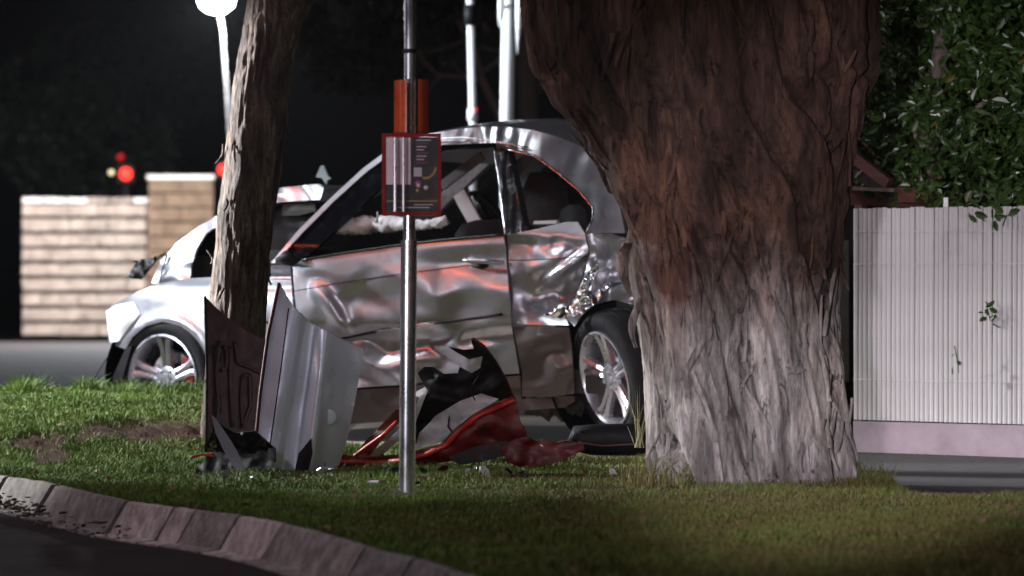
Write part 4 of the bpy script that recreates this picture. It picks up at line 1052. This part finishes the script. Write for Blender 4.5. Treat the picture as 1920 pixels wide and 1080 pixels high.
ysheet('backing', [(783, 700), (795, 688), (812, 688), (832, 701), (858, 700), (862, 688), (884, 700), (900, 690), (905, 668), (880, 674), (858, 662), (840, 650), (868, 656), (888, 654), (882, 634), (905, 648), (925, 670), (942, 700), (965, 748), (936, 752), (902, 740), (862, 753), (815, 780), (776, 838), (768, 800), (792, 752), (800, 730)], lambda a, b: yr(a, b)+.06+.06*noise.noise(Vector((a/45, b/35, 3))), M['black'], rb, .05, 7)
yline('outer_edge', [(884, 636), (906, 650), (928, 680), (948, 715), (962, 752), (968, 785), (984, 812), (978, 836)], lambda a, b: 17.45, 0, .012, M['darkred'], rb)
ysheet('side_strut', [(662, 858), (686, 826), (712, 800), (742, 768), (752, 764), (752, 790), (728, 812), (700, 846), (690, 858)], lambda a, b: yr(a, b)+.05, M['darkred'], rb, .03, 7)
ysheet('pale_strip', [(690, 854), (718, 832), (752, 800), (752, 822), (722, 848), (706, 858)], lambda a, b: yr(a, b)+.06, M['insert'], rb, .02, 7)
ysheet('pale_strip', [(770, 740), (797, 726), (802, 732), (776, 800), (766, 800), (786, 745)], lambda a, b: yr(a, b)+.03, M['insert'], rb, .02, 6)
yline('bright_clip', [(820, 728), (835, 722), (846, 712)], lambda a, b: 17.42, 0, .004, M['chrome'], rb)
yline('bent_bracket', [(745, 790), (720, 815), (690, 836), (664, 856)], yr, -.01, .010, M['red'], rb)
ysheet('lower_grille', [(842, 858), (880, 840), (940, 826), (985, 830), (960, 850), (905, 866), (860, 872)], lambda a, b: 17.3, M['trim'], rb, .05, 8)
ysheet('torn_wing', [(938, 842), (965, 824), (990, 818), (1005, 828), (1022, 822), (1042, 830), (1060, 826), (1094, 834), (1096, 844), (1064, 858), (1030, 872), (985, 880), (955, 868)], lambda a, b: 17.25+.07*tri(a/30, b/20, 4), M['darkred'], rb, .04, 7)
bb = thing('flattened_bumper_beam', 'squashed black rubber and plastic roll on the ground between the twisted wheel and the big trunk', 'debris', (W(1140, 850, 17.9).x, 17.9, 0))
mb = MB(); pts = [W(a, b, 17.9) for a, b in ((1072, 838), (1085, 826), (1110, 824), (1150, 826), (1190, 824), (1225, 826))]; mb.tube(pts, [.035, .068, .075, .07, .072, .05], 20)
mb.v = [(x+.014*noise.noise(Vector((x, y, z))*14), y+.02*noise.noise(Vector((x, y, z))*9+Vector((3, 3, 3))), z+.014*noise.noise(Vector((x, y, z))*12+Vector((9, 2, 3)))) for x, y, z in mb.v]
mb.build('roll', M['black'], bb)
yline('tread_rib', [(1090, 808), (1130, 812), (1200, 810)], lambda a, b: 17.84, 0, .008, M['rubber'], bb); yline('tread_rib', [(1085, 830), (1130, 836), (1205, 832)], lambda a, b: 17.82, 0, .006, M['inner_redlit'], bb)
for i in range(22):
    a = random.uniform(560, 1000); y = random.uniform(15.9, 18.6); x = (a-HX)/F*y; mb = MB(); s = random.uniform(.006, .014)
    mb.box((x, y, ground_z(x, y)+.022), (s, s, .003), Matrix.Rotation(random.random()*3, 3, 'Y') @ Matrix.Rotation(random.random()*3, 3, 'X'), .002)
    tag(mb.build('glass_fragment', M['shard'], None, False), 'small glittering shard of broken glass scattered on the grass around the wreck', 'glass shard', 'glass shards on the grass')

# ------------------------------------------------------------------ bus stop pole with timetable case
bp = thing('bus_stop_pole', 'shiny galvanised steel pole planted in the grass in front of the car', 'pole', (W(763, 930, 15.22).x, 15.22, 0))
b0 = W(763, 930, 15.22); t0 = W(767, 452, 15.22); t1 = W(769, 0, 15.22); t2 = W(771, -260, 15.22)
mb = MB(); mb.tube([(b0.x, b0.y, -.05), b0, t0], .031, 28); mb.build('lower_tube', M['galv'], bp, True, 40)
mb = MB(); mb.tube([t0-Vector((0, 0, .02)), t1, t2], .0235, 28); mb.build('upper_tube', M['galv'], bp, True, 40)
mb = MB(); mb.tube([t0+Vector((0, 0, -.012)), t0+Vector((0, 0, .004))], .033, 28); mb.build('collar', M['galv'], bp, True, 40)
mb = MB(); mb.box((b0.x, b0.y-.0, .004), (.078, .078, .022), None, .003); mb.build('foot', M['concrete'], bp, False)
mb = MB(); mb.box((b0.x-.042, b0.y-.01, .022), (.03, .02, .006), None, .002); mb.build('tab', M['galv'], bp, False)
for py in (96, 178, 240):
    q = W(768, py, 15.22); mb = MB(); mb.tube([q-Vector((0, 0, .008)), q+Vector((0, 0, .008))], .0262, 24); mb.build('band_clamp', M['black'] if py == 96 else M['galv'], bp, True, 40)
fl = thing('bus_stop_flag', 'narrow orange red curved plates clasping the pole above the timetable case', 'sign', W(770, 200, 15.22))
def arc_plate(name, pxa, pxb, pya, pyb, Ya, Yb, mat, parent, bul=.02, t=.004):
    mb = MB(); n = 12; vs = []
    for (py) in (pya, pyb):
        for k in range(n+1):
            s_ = k/n; Y = Ya+(Yb-Ya)*s_-bul*math.sin(math.pi*s_); px = pxa+(pxb-pxa)*s_; q = W(px, py, 15.2); vs.append((q.x, Y, q.z))
    vs2 = [(x, y+t, z) for x, y, z in vs]
    fs = [(k, k+1, n+1+k+1, n+1+k) for k in range(n)]; N = 2*(n+1)
    fs += [(N+k, N+n+1+k, N+n+2+k, N+k+1) for k in range(n)]
    fs += [(0, n+1, N+n+1, N), (n, N+n, N+2*n+1, 2*n+1)]+[(k, N+k, N+k+1, k+1) for k in range(n)]+[(n+1+k, n+2+k, N+n+2+k, N+n+1+k) for k in range(n)]
    mb.add(vs+vs2, fs); return mb.build(name, mat, parent, True, 40)
arc_plate('plate', 738, 763, 150, 252, 15.25, 15.17, M['orange'], fl, .022); arc_plate('plate', 784, 803, 148, 252, 15.2, 15.25, M['orange'], fl, .008)
tc = thing('timetable_case', 'glossy red framed bus timetable case with dark printed poster, clamped to the steel pole', 'timetable', W(771, 325, 15.12))
M['poster_d'] = simple('dark_poster_print', (.022, .016, .018), .25, var=.3, coat=1)
M['poster_p'] = simple('pale_poster_print', (.42, .34, .38), .25, var=.15, coat=1)
M['poster_sheen'] = simple('pink_cover_sheen', (.62, .44, .50), .25, var=.15, coat=1)
M['poster_y'] = simple('ochre_poster_print', (.30, .17, .03), .3, var=.1, coat=1)
M['poster_m'] = simple('magenta_poster_print', (.20, .02, .07), .3, var=.1, coat=1)
M['clear'] = glass('clear_acrylic', (.8, .8, .85), .03, .03)
M['rib'] = simple('pale_glint_rib', (.85, .70, .76), .3, .5, var=.05, coat=1)
M['frame_red'] = simple('glossy_red_frame', (.20, .014, .012), .2, var=.1, coat=1)
def cw(px, py, dy=0): q = W(px, py, 15.12); return Vector((q.x, 15.12+dy, q.z))
def rbx(name, x0_, y0_, x1_, y1_, dy, th, mat, parent=tc):
    a, b = cw(x0_, y0_, dy), cw(x1_, y1_, dy); mb = MB(); mb.box(((a.x+b.x)/2, a.y+th/2, (a.z+b.z)/2), (abs(b.x-a.x), th, abs(b.z-a.z))); return mb.build(name, mat, parent, False)
po = rbx('poster', 722, 257, 822, 398, 0, .02, M['poster_d'])
rbx('frame', 716, 250, 722.5, 404, -.008, .03, M['frame_red']); rbx('frame', 821, 250, 827, 404, -.008, .03, M['frame_red'])
rbx('frame', 722.6, 250, 820.9, 256.5, -.006, .027, M['frame_red']); rbx('frame', 722.6, 398.4, 820.9, 404, -.006, .027, M['frame_red'])
rbx('poster_patch', 724, 258, 770, 346, -.003, .0028, M['poster_sheen'], po)  # pink-white sheen of the clear cover painted over the poster
for k, y in enumerate((268, 274, 280, 286, 292, 298, 304)): rbx('print_line', 781, y, 803-(k % 3)*4, y+2, -.003, .0028, M['poster_p'] if k % 3 else M['poster_m'], po)
rbx('poster_patch', 780, 262, 808, 264, -.003, .0028, M['poster_p'], po)
rbx('print_rule', 725, 376, 820, 378, -.003, .0028, M['poster_y'], po)
rbx('print_line', 745, 388, 806, 390, -.003, .0028, M['poster_p'], po); rbx('print_line', 776, 383, 812, 384.5, -.003, .0028, M['poster_p'], po)
mb = MB()
for k in range(9):
    a = .2+k/8*1.5; p1 = cw(797+20*math.cos(a), 312+22*math.sin(a), -.004)
    mb.box(p1, (.008, .003, .009))
mb.build('print_arc', M['poster_y'], po, False)
for (px, py, r_, m_) in ((785, 345, .016, 'poster_m'), (785, 348, .008, 'poster_p'), (799, 352, .009, 'poster_p'), (783, 357, .007, 'poster_y')):
    q = cw(px, py, -.0012-.0006*(r_ < .01)); mb = MB(); mb.lathe([(0, r_), (-.003, r_), (-.003, .0001)], 20, Matrix.Rotation(R(90), 3, 'Z')); mb.v = [(x+q.x, -abs(y)+q.y, z+q.z) for x, y, z in mb.v]; mb.build('print_spot', M[m_], po)
rbx('poster_patch', 776, 314, 791, 331, -.003, .0028, M['poster_p'], po)
# bulging clear cover with rounded ribs at its left side, coloured as its glints
mb = MB(); prof_ = [(722, -.004), (728, -.014), (736, -.020), (741, -.030), (746, -.022), (754, -.018), (757, -.026), (761, -.018), (767, -.020), (772, -.012), (790, -.009), (821, -.008)]
vs = []
for (px, dy) in prof_:
    for py in (257, 398): vs.append(cw(px, py, dy))
mb.add(vs, [(2*i, 2*i+1, 2*i+3, 2*i+2) for i in range(len(prof_)-1)]); mb.build('clear_cover', M['clear'], tc)
for px in (741, 757): 
    mb = MB(); mb.tube([cw(px, 258, -.024), cw(px, 397, -.024)], .0065 if px == 741 else .005, 12); mb.build('glint_rib', M['rib'] , tc, True, 40)
for py in (275, 380):
    q = cw(770, py, .05); mb = MB(); mb.box((q.x, q.y, q.z), (.06, .06, .015)); mb.build('bracket', M['galv'], tc, False)

# ------------------------------------------------------------------ longer grass
tuft('grass_tuft', 'long green grass blades at the left foot of the big trunk', (W(1235, 900, 16.1).x, 16.0, 0), 260, .05, .20, .16, M['grass'], 31)
tuft('grass_tuft', 'short grass tuft at the right foot of the big trunk', (W(1622, 900, 16.1).x, 16.2, 0), 260, .05, .16, .12, M['grass'], 32)
tuft('grass_tuft', 'thin line of grass along the front foot of the big trunk', (W(1420, 925, 15.6).x, 15.72, 0), 380, .01, .045, .38, M['grass'], 33)
tuft('grass_tuft', 'arching dry blades beside the twisted rear wheel', (W(1200, 780, 16.9).x, 16.9, .12), 22, .25, .42, .03, M['reed'], 34, .5, .0022)
tuft('grass_tuft', 'bright long grass in front of the front wheel', (W(330, 745, 19.9).x, 19.9, .26), 500, .04, .12, .30, M['grass'], 35)
tuft('grass_tuft', 'pale grass tuft between the silver bonnet and the red bumper', (W(655, 850, 18.2).x, 18.0, 0), 220, .06, .16, .14, M['grass'], 36)
tuft('grass_tuft', 'thin grass and litter along the foot of the lilac plinth', (W(1760, 850, 19).x, 19.1, -.03), 120, .01, .05, .35, M['grass'], 37)
mb = MB(); q = cw(0, 0)
del mb

# thin haze box added to imitate the lens glow around the lamp
mh = bpy.data.materials.new('lens_glow_haze'); mh.use_nodes = True; mh.node_tree.nodes.clear()
ho = mh.node_tree.nodes.new('ShaderNodeOutputMaterial'); hv = mh.node_tree.nodes.new('ShaderNodeVolumePrincipled')
hv.inputs['Color'].default_value = (.85, .88, .92, 1); hv.inputs['Density'].default_value = .00018
mh.node_tree.links.new(hv.outputs[0], ho.inputs['Volume'])
mb = MB(); mb.box((0, 30, 2.9), (30, 64, 8.2)); o = mb.build('haze', mh, None, False); o['kind'] = 'stuff'

rnd = random.Random(77); mb = MB()
for i in range(700):
    t = abs(rnd.gauss(0, 1.3))+.3; 
    if t > 4.2: continue
    p = kp(t); d = kdir(t); nn = Vector((d.y, -d.x, 0)); nn = -nn if nn.y > 0 else nn
    q = p+nn*(.13+rnd.random()**2*.12); q.z = -.114+.05*rnd.random()**3+(.02 if t < 2.5 else 0); s_ = rnd.uniform(.004, .016)
    mb.box(q, (s_*2, s_, .003), Matrix.Rotation(rnd.random()*3, 3, 'Z') @ Matrix.Rotation(rnd.gauss(0, .6), 3, 'X'), .002)
o = mb.build('gutter_litter', M['litter'], None, False); tag(o, 'dark leaf litter and dirt heaped against the kerb foot at the left', 'leaf litter', None, 'stuff')

rnd = random.Random(88); V = []; Fc = []
for i in range(420):
    x = rnd.uniform(-2.6, 2.2); y = kerb_y(x)+.05+rnd.random()**1.5*(back_edge(x)-kerb_y(x)-.2)
    leaf(V, Fc, Vector((x, y, ground_z(x, y)+.012+rnd.random()*.012)), rnd, rnd.uniform(.015, .034))
me = bpy.data.meshes.new('fallen_leaves'); me.from_pydata(V, [], Fc); me.materials.append(M['litter2'])
o = bpy.data.objects.new('fallen_leaves', me); put(o); tag(o, 'small dry fallen leaves and bark flakes scattered over the lawn', 'leaf litter', None, 'stuff')

rnd = random.Random(99)
for i in range(34):
    px = rnd.choice((rnd.uniform(360, 520), rnd.uniform(600, 1090), rnd.uniform(420, 1150))); y = rnd.uniform(15.9, 18.4); x = (px-HX)/F*y
    m_ = rnd.choice(('black', 'black', 'darkred', 'insert', 'panel_silver')); mb = MB(); n = rnd.randint(4, 6); sz = rnd.uniform(.012, .038)
    ring = [(math.cos(k/n*6.28)*sz*rnd.uniform(.4, 1.2), math.sin(k/n*6.28)*sz*rnd.uniform(.3, 1.1)) for k in range(n)]
    rm = Matrix.Rotation(rnd.uniform(-.7, .7), 3, 'X') @ Matrix.Rotation(rnd.uniform(-.6, .6), 3, 'Y') @ Matrix.Rotation(rnd.random()*6, 3, 'Z')
    c_ = Vector((x, y, ground_z(x, y)+.022)); vs = [rm@Vector((a, b, z+.25*a))+c_ for z in (0, .004) for a, b in ring]
    mb.add(vs, [tuple(range(n))[::-1], tuple(range(n, 2*n))]+[(k, (k+1) % n, n+(k+1) % n, n+k) for k in range(n)])
    words = {'black': 'black plastic', 'darkred': 'dark red bumper plastic', 'insert': 'scuffed grey plastic', 'panel_silver': 'silver painted metal'}[m_]
    tag(mb.build('debris_fragment', M[m_], None, False), 'small torn fragment of '+words+' lying on the grass near the wreckage', 'debris', 'small '+words+' fragments on the grass')
for pts in ([(820, 735), (845, 760), (840, 800), (862, 830)], [(900, 700), (880, 730), (896, 760)], [(962, 800), (975, 840), (1010, 862)]):
    mb = MB(); mb.tube([W(a, b, 17.34+.02*k) for k, (a, b) in enumerate(pts)], .0035, 6); mb.build('loose_wire', M['trim'], rb)
